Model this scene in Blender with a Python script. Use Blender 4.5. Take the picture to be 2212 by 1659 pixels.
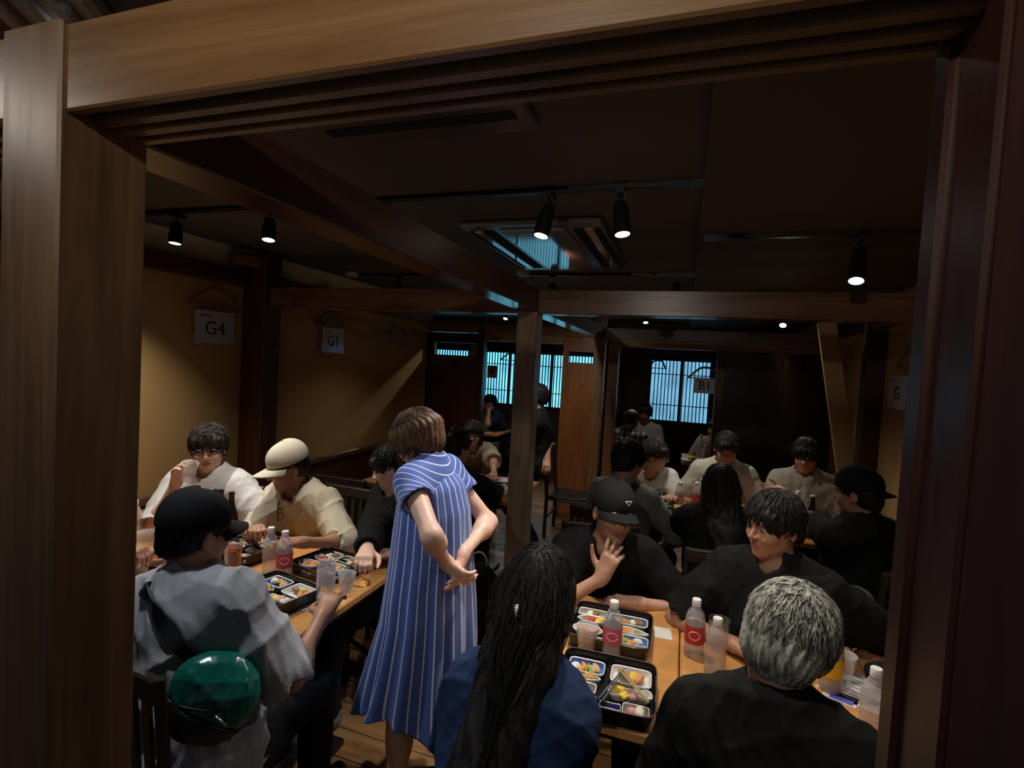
import bpy, bmesh, math, random
import numpy as np
from mathutils import Vector, Matrix, noise as mnoise

for _o in list(bpy.data.objects):
    bpy.data.objects.remove(_o)
random.seed(7); np.random.seed(7)
SC = bpy.context.scene
COL = SC.collection

# ------------------------------------------------------------------ camera
CAM_H = 1.70
FPX, CX, CY = 1113.0, 1106.0, 829.5
RW = np.array([[0.946313, 0.06549768, -0.3165466],
               [0.31845704, -0.02086149, 0.94770771],
               [0.05546902, -0.99763463, -0.0405997]])
cd = bpy.data.cameras.new('camera'); cam = bpy.data.objects.new('camera', cd); COL.objects.link(cam)
cd.sensor_width = 36.0; cd.lens = 36.0 * FPX / 2212.0; cd.clip_start = 0.02; cd.clip_end = 60
_r, _d, _f = RW[:, 0], RW[:, 1], RW[:, 2]
cam.matrix_world = Matrix(((_r[0], -_d[0], -_f[0], 0), (_r[1], -_d[1], -_f[1], 0), (_r[2], -_d[2], -_f[2], CAM_H), (0, 0, 0, 1)))
SC.camera = cam
# ------------------------------------------------------------------ world, exposure
w = bpy.data.worlds.new('world'); SC.world = w; w.use_nodes = True
w.node_tree.nodes['Background'].inputs[0].default_value = (0.75, 0.8, 1.0, 1)
w.node_tree.nodes['Background'].inputs[1].default_value = 0.055
vs = SC.view_settings
vs.view_transform = 'Standard'; vs.look = 'None'; vs.exposure = 0.35; vs.gamma = 1.0; vs.use_curve_mapping = False
try:
    SC.cycles.use_denoising = True
    SC.cycles.max_bounces = 5; SC.cycles.transparent_max_bounces = 8; SC.cycles.adaptive_threshold = 0.02
    SC.cycles.caustics_reflective = False; SC.cycles.caustics_refractive = False
    SC.cycles.sample_clamp_indirect = 3.0
except Exception:
    pass

def at(px, py, Y):
    """room point on the plane Y seen at a photo position"""
    d = RW @ np.array([px - CX, py - CY, FPX]); t = Y / d[1]
    return np.array([d[0] * t, Y, CAM_H + d[2] * t])
def atz(px, py, z):
    d = RW @ np.array([px - CX, py - CY, FPX]); t = (z - CAM_H) / d[2]
    return np.array([d[0] * t, d[1] * t, z])

# ------------------------------------------------------------------ materials
MATS = {}
def _new(name):
    m = bpy.data.materials.new(name); m.use_nodes = True
    nt = m.node_tree; b = nt.nodes['Principled BSDF']
    MATS[name] = m
    return m, nt, b
def mat(name, col, rough=0.6, metal=0.0, var=0.12, scale=30.0, bump=0.0, bscale=80.0, spec=0.5, trans=0.0, ior=1.45, alpha=1.0, sss=0.0, emit=None, estr=0.0, sheen=0.0):
    if name in MATS: return MATS[name]
    m, nt, b = _new(name)
    N = nt.nodes; L = nt.links
    tc = N.new('ShaderNodeTexCoord')
    nz = N.new('ShaderNodeTexNoise'); nz.inputs['Scale'].default_value = scale; nz.inputs['Detail'].default_value = 4
    L.new(tc.outputs['Object'], nz.inputs['Vector'])
    mx = N.new('ShaderNodeMix'); mx.data_type = 'RGBA'
    c = np.array(col)
    mx.inputs[6].default_value = (*np.clip(c * (1 - var), 0, 1), 1); mx.inputs[7].default_value = (*np.clip(c * (1 + var), 0, 1), 1)
    L.new(nz.outputs['Fac'], mx.inputs[0]); L.new(mx.outputs[2], b.inputs['Base Color'])
    b.inputs['Roughness'].default_value = rough; b.inputs['Metallic'].default_value = metal
    b.inputs['Specular IOR Level'].default_value = spec; b.inputs['IOR'].default_value = ior
    b.inputs['Transmission Weight'].default_value = trans; b.inputs['Alpha'].default_value = alpha
    if sss: b.inputs['Subsurface Weight'].default_value = sss; b.inputs['Subsurface Radius'].default_value = (0.02, 0.008, 0.004)
    if sheen: b.inputs['Sheen Weight'].default_value = sheen
    if emit is not None:
        b.inputs['Emission Color'].default_value = (*emit, 1); b.inputs['Emission Strength'].default_value = estr
    if bump:
        n2 = N.new('ShaderNodeTexNoise'); n2.inputs['Scale'].default_value = bscale; n2.inputs['Detail'].default_value = 5
        L.new(tc.outputs['Object'], n2.inputs['Vector'])
        bp = N.new('ShaderNodeBump'); bp.inputs['Strength'].default_value = bump; bp.inputs['Distance'].default_value = 0.01
        L.new(n2.outputs['Fac'], bp.inputs['Height']); L.new(bp.outputs['Normal'], b.inputs['Normal'])
    return m
def wood(name, dark, light, axis=2, rough=0.35, knots=0.5, fine=1.0, off=0.0, coat=0.0):
    """plank wood: streaked grain along one object axis, a few knots"""
    if name in MATS: return MATS[name]
    m, nt, b = _new(name); N = nt.nodes; L = nt.links
    tc = N.new('ShaderNodeTexCoord'); mp = N.new('ShaderNodeMapping')
    oi = N.new('ShaderNodeObjectInfo'); ad = N.new('ShaderNodeVectorMath'); ad.operation = 'MULTIPLY_ADD'
    L.new(tc.outputs['Object'], ad.inputs[0]); ad.inputs[1].default_value = (1, 1, 1)
    cmb = N.new('ShaderNodeCombineXYZ'); ml = N.new('ShaderNodeMath'); ml.operation = 'MULTIPLY'; ml.inputs[1].default_value = 37.0
    L.new(oi.outputs['Random'], ml.inputs[0])
    for i in range(3): L.new(ml.outputs[0], cmb.inputs[i])
    L.new(cmb.outputs[0], ad.inputs[2]); L.new(ad.outputs[0], mp.inputs['Vector'])
    s = [28.0 * fine] * 3; s[axis] = 1.6
    mp.inputs['Scale'].default_value = s; mp.inputs['Location'].default_value = (off, off, off)
    nz = N.new('ShaderNodeTexNoise'); nz.inputs['Scale'].default_value = 1.0; nz.inputs['Detail'].default_value = 7; nz.inputs['Roughness'].default_value = 0.62; nz.inputs['Distortion'].default_value = 0.7
    L.new(mp.outputs[0], nz.inputs['Vector'])
    n2 = N.new('ShaderNodeTexNoise'); n2.inputs['Scale'].default_value = 2.2; n2.inputs['Detail'].default_value = 3
    L.new(ad.outputs[0], n2.inputs['Vector'])
    cr = N.new('ShaderNodeValToRGB'); cr.color_ramp.elements[0].position = 0.3; cr.color_ramp.elements[1].position = 0.72
    cr.color_ramp.elements[0].color = (*dark, 1); cr.color_ramp.elements[1].color = (*light, 1)
    mth = N.new('ShaderNodeMath'); mth.operation = 'MULTIPLY_ADD'; mth.inputs[1].default_value = 0.35
    sub = N.new('ShaderNodeMath'); sub.operation = 'SUBTRACT'; sub.inputs[1].default_value = 0.17
    L.new(n2.outputs['Fac'], mth.inputs[0]); L.new(nz.outputs['Fac'], sub.inputs[0]); L.new(sub.outputs[0], mth.inputs[2])
    L.new(mth.outputs[0], cr.inputs['Fac'])
    out = cr.outputs['Color']
    if knots > 0:
        mp2 = N.new('ShaderNodeMapping'); s2 = [5.5] * 3; s2[axis] = 2.6; mp2.inputs['Scale'].default_value = s2
        L.new(ad.outputs[0], mp2.inputs['Vector'])
        vo = N.new('ShaderNodeTexVoronoi'); vo.inputs['Scale'].default_value = 1.0; L.new(mp2.outputs[0], vo.inputs['Vector'])
        kr = N.new('ShaderNodeValToRGB'); e = kr.color_ramp.elements
        e[0].position = 0.07; e[0].color = (1, 1, 1, 1); e[1].position = 0.20; e[1].color = (0, 0, 0, 1)
        L.new(vo.outputs['Distance'], kr.inputs['Fac'])
        km = N.new('ShaderNodeMath'); km.operation = 'MULTIPLY'; km.inputs[1].default_value = knots; L.new(kr.outputs['Color'], km.inputs[0])
        mx = N.new('ShaderNodeMix'); mx.data_type = 'RGBA'; mx.inputs[7].default_value = (*[c * 0.35 for c in dark], 1)
        L.new(km.outputs[0], mx.inputs[0]); L.new(out, mx.inputs[6]); out = mx.outputs[2]
    L.new(out, b.inputs['Base Color'])
    rr = N.new('ShaderNodeMapRange'); rr.inputs['To Min'].default_value = max(0.05, rough - 0.08); rr.inputs['To Max'].default_value = rough + 0.1
    L.new(nz.outputs['Fac'], rr.inputs['Value']); L.new(rr.outputs[0], b.inputs['Roughness'])
    if coat: b.inputs['Coat Weight'].default_value = coat; b.inputs['Coat Roughness'].default_value = 0.12
    bp = N.new('ShaderNodeBump'); bp.inputs['Strength'].default_value = 0.12; bp.inputs['Distance'].default_value = 0.004
    L.new(nz.outputs['Fac'], bp.inputs['Height']); L.new(bp.outputs['Normal'], b.inputs['Normal'])
    return m

# ------------------------------------------------------------------ object helpers
def link(name, me, m=None, parent=None, smooth=False):
    o = bpy.data.objects.new(name, me); COL.objects.link(o)
    if m is not None:
        for q in (m if isinstance(m, (list, tuple)) else [m]): me.materials.append(q)
    if smooth: me.polygons.foreach_set('use_smooth', [True] * len(me.polygons))
    if parent is not None: o.parent = parent
    return o
def tag(o, label=None, cat=None, group=None, kind=None):
    if label: o['label'] = label
    if cat: o['category'] = cat
    if group: o['group'] = group
    if kind: o['kind'] = kind
    return o
def empty(name, loc=(0, 0, 0), rz=0.0, label=None, cat=None, group=None, parent=None):
    o = bpy.data.objects.new(name, None); COL.objects.link(o); o.empty_display_size = 0.05
    o.location = [float(v) for v in loc]; o.rotation_euler = (0, 0, rz)
    if parent is not None: o.parent = parent
    return tag(o, label, cat, group)
def copy_tree(o, parent=None):
    c = o.copy(); COL.objects.link(c)
    if parent is not None: c.parent = parent
    for ch in list(o.children): copy_tree(ch, c)
    return c
class MB:
    """mesh builder: collects boxes, tubes, lathes into one mesh"""
    def __init__(s): s.v = []; s.f = []; s.mi = []; s.cur = 0
    def add(s, v, f):
        n = len(s.v); s.v += [tuple(float(c) for c in q) for q in v]
        for q in f: s.f.append(tuple(i + n for i in q)); s.mi.append(s.cur)
        return s
    def box(s, x0, x1, y0, y1, z0, z1, M=None):
        v = [(x, y, z) for z in (z0, z1) for y in (y0, y1) for x in (x0, x1)]
        if M is not None: v = [tuple(M @ Vector(q)) for q in v]
        return s.add(v, [(0, 2, 3, 1), (4, 5, 7, 6), (0, 1, 5, 4), (2, 6, 7, 3), (0, 4, 6, 2), (1, 3, 7, 5)])
    def cbox(s, c, d, M=None):
        return s.box(c[0] - d[0] / 2, c[0] + d[0] / 2, c[1] - d[1] / 2, c[1] + d[1] / 2, c[2] - d[2] / 2, c[2] + d[2] / 2, M)
    def bbox(s, x0, x1, y0, y1, z0, z1, b=0.004, M=None):
        """box with chamfered edges"""
        vs_ = []; idx = {}
        X = (x0, x1); Y = (y0, y1); Z = (z0, z1)
        for i in (0, 1):
            for j in (0, 1):
                for k in (0, 1):
                    si, sj, sk = (1, -1)[i], (1, -1)[j], (1, -1)[k]
                    for a, q in enumerate(((X[i], Y[j] + sj * b, Z[k] + sk * b), (X[i] + si * b, Y[j], Z[k] + sk * b), (X[i] + si * b, Y[j] + sj * b, Z[k]))):
                        idx[i, j, k, a] = len(vs_); vs_.append(q)
        fs = []
        I = idx
        for i in (0, 1): fs.append([I[i, 0, 0, 0], I[i, 1, 0, 0], I[i, 1, 1, 0], I[i, 0, 1, 0]])
        for j in (0, 1): fs.append([I[0, j, 0, 1], I[1, j, 0, 1], I[1, j, 1, 1], I[0, j, 1, 1]])
        for k in (0, 1): fs.append([I[0, 0, k, 2], I[1, 0, k, 2], I[1, 1, k, 2], I[0, 1, k, 2]])
        for i in (0, 1):
            for j in (0, 1): fs.append([I[i, j, 0, 0], I[i, j, 1, 0], I[i, j, 1, 1], I[i, j, 0, 1]])
            for k in (0, 1): fs.append([I[i, 0, k, 0], I[i, 1, k, 0], I[i, 1, k, 2], I[i, 0, k, 2]])
        for j in (0, 1):
            for k in (0, 1): fs.append([I[0, j, k, 1], I[1, j, k, 1], I[1, j, k, 2], I[0, j, k, 2]])
        for i in (0, 1):
            for j in (0, 1):
                for k in (0, 1): fs.append([I[i, j, k, 0], I[i, j, k, 1], I[i, j, k, 2]])
        c = np.mean(np.array(vs_), axis=0); out = []
        for q in fs:
            p = np.array([vs_[t] for t in q]); n = np.cross(p[1] - p[0], p[2] - p[0])
            out.append(tuple(q) if np.dot(n, p.mean(0) - c) > 0 else tuple(q[::-1]))
        if M is not None: vs_ = [tuple(M @ Vector(q)) for q in vs_]
        return s.add(vs_, out)
    def tube(s, pts, rad, n=8, cap=True, flat=None):
        pts = [np.array(p, float) for p in pts]
        if not hasattr(rad, '__len__'): rad = [rad] * len(pts)
        T = [pts[min(i + 1, len(pts) - 1)] - pts[max(i - 1, 0)] for i in range(len(pts))]
        up = np.array([0, 0, 1.0]) if abs(T[0][2]) < 0.9 * np.linalg.norm(T[0]) else np.array([1.0, 0, 0])
        if flat is not None: up = np.array(flat[0], float)
        V = []; F = []
        for p, t, r in zip(pts, T, rad):
            t = t / (np.linalg.norm(t) + 1e-9); a = np.cross(up, t); a /= np.linalg.norm(a) + 1e-9; bb = np.cross(t, a)
            if flat is None: up = bb
            fl = 1.0 if flat is None else flat[1]
            for k in range(n):
                th = 2 * math.pi * k / n
                V.append(p + r * (math.cos(th) * a + fl * math.sin(th) * bb))
        m_ = len(pts)
        for i in range(m_ - 1):
            for k in range(n): F.append((i * n + k, i * n + (k + 1) % n, (i + 1) * n + (k + 1) % n, (i + 1) * n + k))
        if cap: F.append(tuple(range(n))[::-1]); F.append(tuple((m_ - 1) * n + k for k in range(n)))
        return s.add(V, F)
    def lathe(s, prof, n=20, c=(0, 0, 0), cap=True, M=None, sq=None):
        """prof: (r,z) pairs bottom to top"""
        V = []; F = []
        for r, z in prof:
            for k in range(n):
                th = 2 * math.pi * k / n; rr = r
                if sq: rr = r * (1 + sq * (1 / max(abs(math.cos(th)), abs(math.sin(th))) - 1))
                V.append((c[0] + rr * math.cos(th), c[1] + rr * math.sin(th), c[2] + z))
        for i in range(len(prof) - 1):
            for k in range(n): F.append((i * n + k, i * n + (k + 1) % n, (i + 1) * n + (k + 1) % n, (i + 1) * n + k))
        if cap:
            F.append(tuple(range(n))[::-1]); F.append(tuple((len(prof) - 1) * n + k for k in range(n)))
        if M is not None: V = [tuple(M @ Vector(q)) for q in V]
        return s.add(V, F)
    def ell(s, c, r, nu=10, nv=7, M=None):
        V = [(c[0], c[1], c[2] - r[2])]; F = []
        for j in range(1, nv):
            ph = -math.pi / 2 + math.pi * j / nv
            for i in range(nu):
                th = 2 * math.pi * i / nu
                V.append((c[0] + r[0] * math.cos(ph) * math.cos(th), c[1] + r[1] * math.cos(ph) * math.sin(th), c[2] + r[2] * math.sin(ph)))
        V.append((c[0], c[1], c[2] + r[2])); t = len(V) - 1
        for i in range(nu): F.append((0, 1 + (i + 1) % nu, 1 + i)); F.append((t, t - nu + i, t - nu + (i + 1) % nu))
        for j in range(nv - 2):
            for i in range(nu):
                a = 1 + j * nu + i; b_ = 1 + j * nu + (i + 1) % nu
                F.append((a, b_, b_ + nu, a + nu))
        if M is not None: V = [tuple(M @ Vector(q)) for q in V]
        return s.add(V, F)
    def grid(s, P, closed_u=False, flip=False):
        """P[j][i] points"""
        nj = len(P); ni = len(P[0]); V = [q for row in P for q in row]; F = []
        for j in range(nj - 1):
            for i in range(ni if closed_u else ni - 1):
                q = (j * ni + i, j * ni + (i + 1) % ni, (j + 1) * ni + (i + 1) % ni, (j + 1) * ni + i)
                F.append(q[::-1] if flip else q)
        return s.add(V, F)
    def mesh(s, name):
        me = bpy.data.meshes.new(name); me.from_pydata(s.v, [], s.f); me.update()
        if s.mi and max(s.mi) > 0: me.polygons.foreach_set('material_index', s.mi)
        return me
    def build(s, name, m, parent=None, smooth=False):
        return link(name, s.mesh(name), m, parent, smooth)
def autosmooth(o, ang=40):
    me = o.data
    me.polygons.foreach_set('use_smooth', [True] * len(me.polygons))
    try: me.set_sharp_from_angle(angle=math.radians(ang))
    except Exception: pass
    return o

# ------------------------------------------------------------------ distance-field modelling
def V3(*a): return np.array(a, np.float32)
def unit(v):
    v = np.asarray(v, float); return v / (np.linalg.norm(v) + 1e-12)
class SDF:
    def __init__(s): s.p = []
    def cone(s, a, b, ra, rb, k=0.02, neg=False):
        s.p.append(('c', np.array(a, np.float32), np.array(b, np.float32), float(ra), float(rb), k, neg)); return s
    def ell(s, c, r, F=None, k=0.02, neg=False):
        """F: 3x3 rows = local axes in room space"""
        s.p.append(('e', np.array(c, np.float32), np.array(r, np.float32), np.array(np.eye(3) if F is None else F, np.float32), 0, k, neg)); return s
    def cut(s, pt, n, k=0.0):
        """remove the half space that n points into"""
        s.p.append(('h', np.array(pt, np.float32), np.array(unit(n), np.float32), 0, 0, k, True)); return s
    def bounds(s):
        lo = np.full(3, 9e9); hi = -lo
        for q in s.p:
            if q[6] or q[0] == 'h': continue
            if q[0] == 'c': r = max(q[3], q[4]); a = np.minimum(q[1], q[2]) - r; b = np.maximum(q[1], q[2]) + r
            else: r = float(q[2].max()); a = q[1] - r; b = q[1] + r
            lo = np.minimum(lo, a); hi = np.maximum(hi, b)
        return lo, hi
    @staticmethod
    def dist(q, P):
        if q[0] == 'c':
            a, b, ra, rb = q[1], q[2], q[3], q[4]
            ba = b - a; l2 = float(ba @ ba) + 1e-12
            pa = P - a; h = np.clip((pa @ ba) / l2, 0, 1)
            d = pa - h[..., None] * ba
            return np.sqrt((d * d).sum(-1)) - (ra + (rb - ra) * h)
        if q[0] == 'e':
            l = (P - q[1]) @ q[3].T
            k0 = np.sqrt(((l / q[2]) ** 2).sum(-1)) + 1e-9; k1 = np.sqrt(((l / (q[2] ** 2)) ** 2).sum(-1)) + 1e-9
            return k0 * (k0 - 1.0) / k1
        return -((P - q[1]) @ q[2])   # half space: negative side removed
    def eval(s, P):
        P = np.asarray(P, np.float32); val = np.full(len(P), 9.0, np.float32)
        for q in s.p:
            d = s.dist(q, P); val = np.maximum(val, -d) if q[6] else np.minimum(val, d)
        return val
    def mesh(s, vox, disp=None, name='m', coarse=None):
        lo, hi = s.bounds(); lo = lo - 3 * vox - 0.03; hi = hi + 3 * vox + 0.03
        B = 8
        nb = np.ceil((hi - lo) / (vox * B)).astype(int) + 1
        lo = lo.astype(np.float32)
        g = [np.arange(n, dtype=np.float32) for n in nb]
        cen = np.stack(np.meshgrid(*g, indexing='ij'), -1).reshape(-1, 3) * (vox * B) + lo + vox * (B - 1) / 2
        rad = vox * B * 0.5 * 1.74 + 0.02
        def comb(cur, d, k, neg):
            if neg:
                d = -d
                if k > 0:
                    h = np.maximum(k - np.abs(cur - d), 0) / k; return np.maximum(cur, d) + h * h * k * 0.25
                return np.maximum(cur, d)
            if k > 0:
                h = np.maximum(k - np.abs(cur - d), 0) / k; return np.minimum(cur, d) - h * h * k * 0.25
            return np.minimum(cur, d)
        val = np.full(len(cen), 9.0, np.float32); dc = []
        for q in s.p:
            d = s.dist(q, cen)
            dc.append(d)
            val = comb(val, d, q[5], q[6])
        act = np.where(np.abs(val) < rad + 0.012)[0]
        off = np.stack(np.meshgrid(*[np.arange(B)] * 3, indexing='ij'), -1).reshape(-1, 3)
        loc0 = (off - (B - 1) / 2).astype(np.float32) * vox
        A = np.full((len(act), B ** 3), 9.0, np.float32)
        pts = cen[act][:, None, :] + loc0[None]
        for q, d in zip(s.p, dc):
            da = d[act]
            sel = np.where(np.abs(da) < 9 if q[0] == 'h' else da < rad + q[5] + 0.03)[0]
            if len(sel) == 0: continue
            A[sel] = comb(A[sel], s.dist(q, pts[sel]), q[5], q[6])
        if disp is not None: A = A + disp(pts.reshape(-1, 3)).reshape(A.shape).astype(np.float32)
        n = nb * B
        G = np.where(val < 0, -1.0, 1.0).astype(np.float32).reshape(nb)
        G = G.repeat(B, 0).repeat(B, 1).repeat(B, 2)
        bi = np.stack(np.unravel_index(act, nb), -1) * B
        I = bi[:, None, :] + off[None]
        G[I[..., 0], I[..., 1], I[..., 2]] = A
        return nets(G, lo, vox, name, coarse)
def nets(G, lo, vox, name, coarse=None):
    S = G < 0
    c = S[:-1, :-1, :-1].astype(np.int8)
    cnt = np.zeros_like(c)
    for dx in (0, 1):
        for dy in (0, 1):
            for dz in (0, 1):
                cnt += S[dx:G.shape[0] - 1 + dx, dy:G.shape[1] - 1 + dy, dz:G.shape[2] - 1 + dz]
    ac = (cnt > 0) & (cnt < 8)
    idx = np.argwhere(ac)
    if len(idx) == 0:
        return bpy.data.meshes.new(name)
    vid = np.full(ac.shape, -1, np.int32); vid[ac] = np.arange(len(idx))
    acc = np.zeros((len(idx), 3), np.float32); num = np.zeros(len(idx), np.float32)
    cor = [(a, b, d) for a in (0, 1) for b in (0, 1) for d in (0, 1)]
    cv = {q: G[idx[:, 0] + q[0], idx[:, 1] + q[1], idx[:, 2] + q[2]] for q in cor}
    for q in cor:
        for ax in range(3):
            if q[ax] == 0:
                r = list(q); r[ax] = 1; r = tuple(r)
                a, b = cv[q], cv[r]; x = (a < 0) != (b < 0)
                t = np.where(x, a / np.where(x, a - b, 1), 0)
                p = np.zeros((len(idx), 3), np.float32) + np.array(q, np.float32); p[:, ax] += t
                acc += p * x[:, None]; num += x
    V = (idx + acc / num[:, None]) * vox + lo
    quads = []
    for ax in range(3):
        sl0 = [slice(None)] * 3; sl1 = [slice(None)] * 3
        sl0[ax] = slice(0, -1); sl1[ax] = slice(1, None)
        X = S[tuple(sl0)] != S[tuple(sl1)]
        e = np.argwhere(X)
        o1, o2 = [k for k in range(3) if k != ax]
        ok = (e[:, o1] > 0) & (e[:, o2] > 0) & (e[:, o1] < ac.shape[o1]) & (e[:, o2] < ac.shape[o2]) & (e[:, ax] < ac.shape[ax])
        e = e[ok]
        def gv(d1, d2):
            q = e.copy(); q[:, o1] += d1; q[:, o2] += d2
            return vid[q[:, 0], q[:, 1], q[:, 2]]
        Q = np.stack([gv(-1, -1), gv(0, -1), gv(0, 0), gv(-1, 0)], 1)
        fl = S[e[:, 0], e[:, 1], e[:, 2]]
        if ax == 1: fl = ~fl
        Q[~fl] = Q[~fl][:, ::-1]
        quads.append(Q)
    Q = np.concatenate(quads); Q = Q[(Q >= 0).all(1)]
    me = bpy.data.meshes.new(name); loops = Q.ravel(); starts = np.arange(len(Q)) * 4
    if coarse is not None:
        # merge vertices that lie well under clothing into a coarser net
        hid = coarse(V); key = np.floor((V - lo) / (vox * 4)).astype(np.int64); code = (key[:, 0] * 4096 + key[:, 1]) * 4096 + key[:, 2]
        code = np.where(hid, code, -1 - np.arange(len(V)))
        un, inv = np.unique(code, return_inverse=True); inv = inv.ravel()
        cnt_ = np.bincount(inv).astype(np.float32); V = np.stack([np.bincount(inv, V[:, a]) / cnt_ for a in range(3)], 1); Q = inv[Q]
        dup = [(Q[:, a] == Q[:, (a + 1) % 4]) for a in range(4)]; nd = sum(d.astype(int) for d in dup); diag = (Q[:, 0] == Q[:, 2]) | (Q[:, 1] == Q[:, 3])
        q4 = Q[(nd == 0) & ~diag]; tr = Q[(nd == 1) & ~diag]; dm = np.stack(dup, 1)[(nd == 1) & ~diag]
        t3 = np.empty((len(tr), 3), Q.dtype)
        for a in range(4):
            m_ = dm[:, a]; keep = [k for k in range(4) if k != (a + 1) % 4]; t3[m_] = tr[m_][:, keep]
        loops = np.concatenate([q4.ravel(), t3.ravel()]); starts = np.concatenate([np.arange(len(q4)) * 4, len(q4) * 4 + np.arange(len(t3)) * 3])
    me.vertices.add(len(V)); me.vertices.foreach_set('co', V.astype(np.float32).ravel())
    me.loops.add(len(loops)); me.loops.foreach_set('vertex_index', loops.astype(np.int32))
    me.polygons.add(len(starts)); me.polygons.foreach_set('loop_start', starts.astype(np.int32))
    me.update(calc_edges=True); me.validate()
    me.polygons.foreach_set('use_smooth', np.ones(len(me.polygons), bool))
    return me
def verts_of(me):
    a = np.empty(len(me.vertices) * 3, np.float32); me.vertices.foreach_get('co', a); return a.reshape(-1, 3)
def fold_noise(seed, amp, freq=14.0, stretch=(1, 1, 0.45), ridge=False):
    rg = np.random.RandomState(seed); W = []
    for i in range(5):
        k = rg.normal(size=3) * np.array(stretch); k = k / np.linalg.norm(k) * freq * (0.6 + 0.5 * i); W.append((k.astype(np.float32), rg.uniform(0, 6.28), rg.normal(size=3).astype(np.float32) * freq * 0.5, rg.uniform(0, 6.28), amp / (1 + 0.7 * i)))
    def fn(P):
        r = np.zeros(len(P), np.float32)
        for k, ph, k2, p2, a in W:
            q = np.sin(P @ k + ph + 1.1 * np.sin(P @ k2 + p2))
            r += a * q if not ridge else a * (0.75 - 2.2 * (1 - np.abs(q)) ** 2)
        return r
    return fn
# ------------------------------------------------------------------ the room
WD = dict(dark=(.085, .038, .018), light=(.21, .105, .048))
def wd(axis, k=''):
    a = 'xyz'[axis]
    if k == 'red': return wood('wood_red_' + a, (.045, .012, .007), (.10, .030, .015), axis, 0.38, 0.25)
    if k == 'gold': return wood('wood_gold_' + a, (.17, .085, .033), (.31, .17, .068), axis, 0.36, 0.75)
    if k == 'grey': return wood('wood_grey_' + a, (.15, .080, .038), (.33, .19, .095), axis, 0.40, 0.7)
    if k == 'dark': return wood('wood_dark_' + a, (.030, .013, .008), (.075, .034, .020), axis, 0.34, 0.3)
    if k == 'table': return wood('wood_table_' + a, (.50, .225, .065), (.66, .34, .115), axis, 0.30, 0.0, 1.2)
    if k == 'chair': return wood('wood_chair_' + a, (.020, .013, .010), (.05, .032, .024), axis, 0.30, 0.0)
    if k == 'jamb': return wood('wood_jamb_' + a, (.034, .010, .007), (.072, .024, .016), axis, 0.36, 0.3)
    return wood('wood_beam_' + a, WD['dark'], WD['light'], axis, 0.26, 0.45)
def struct(name, mb, m, parent=None, label=None, cat=None):
    o = mb.build(name, m, parent)
    if parent is None: tag(o, label, cat, kind='structure')
    return o
ZC = 2.40
PLA = mat('plaster_mustard', (.42, .265, .105), rough=0.9, var=0.10, scale=3.0, bump=0.25, bscale=160)
CEILM = mat('ceiling_dark', (.085, .080, .070), rough=0.8, var=0.12, scale=3)
CEILM2 = mat('ceiling_brown', (.080, .064, .048), rough=0.8, var=0.1, scale=3)
WALLUP = mat('plaster_olive_lit', (.78, .72, .45), rough=0.9, var=0.08, scale=4)  # olive made paler to stand in for lamp light bounced up here

# floor: sub-floor and boards running across the room
fl = struct('floor', MB().box(-4.4, 2.0, -1.2, 8.2, -0.06, -0.022), mat('subfloor', (.03, .018, .010), rough=.9), label='dark brown wooden board floor under the tables and aisle', cat='floor')
bm_ = []
for k in range(3):
    bm_.append(MB().bbox(0, 1.80, 0, 0.146, -0.022, 0.0, 0.0025).mesh('floor_board'))
    bm_[-1].materials.append(wood('floor_wood_%d' % k, ((.16, .075, .026), (.20, .095, .034), (.13, .06, .022))[k], ((.36, .19, .075), (.42, .23, .095), (.31, .16, .062))[k], 0, 0.34, 0.35))
rg = random.Random(3)
for j in range(47):
    y = 0.30 + j * 0.15; x0 = -3.6 - rg.random() * 1.7
    while x0 < 1.45:
        o = bpy.data.objects.new('floor_board', bm_[rg.randrange(3)]); COL.objects.link(o); o.parent = fl; o.location = (x0, y, 0); x0 += 1.803

# ceilings
struct('ceiling', MB().box(-4.4, 0.02, -1.2, 8.2, ZC, ZC + .05), CEILM, label='dark plain ceiling above the dining room', cat='ceiling')
struct('ceiling_soffit', MB().box(0.02, 2.0, -1.2, 8.2, 2.34, ZC + .05), CEILM2, label='lowered dark brown ceiling strip along the right side', cat='ceiling')

# left wall
struct('wall_left', MB().box(-3.12, -3.0, -1.2, 5.63, 0, 2.13), PLA, label='mustard plaster wall behind the G4 and G1 signs', cat='wall')
struct('wall_left_upper', MB().box(-3.12, -3.02, -1.2, 5.63, 2.13, ZC), WALLUP, label='olive plaster strip above the left wall beam, paled as if lit', cat='wall')
struct('trim_1', MB().bbox(-3.0, -2.93, -1.2, 5.63, 2.13, 2.24, .006), wd(1, 'red'), label='dark red wooden beam running along the left wall', cat='beam')
struct('trim_2', MB().bbox(-3.0, -2.955, 0.2, 5.6, 0.745, 0.79, .005), wd(1, 'beam'), label='low brown wooden rail along the left wall', cat='rail')
struct('trim_3', MB().box(-3.0, -2.985, 0.2, 5.6, 0.0, 0.745), wd(2, 'red'), label='dark red wooden wainscot below the left wall rail', cat='wainscot')
struct('wall_post', MB().bbox(-3.0, -2.80, 2.86, 3.02, 0, 2.36, .006), wd(2, 'red'), label='dark wooden post standing against the left plaster wall', cat='post')
struct('beam_stub', MB().bbox(-2.99, -2.84, 2.72, 2.86, 2.27, 2.33, .005), wd(1, 'gold'), label='pale sawn beam end beside the left wall post', cat='beam')
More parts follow.
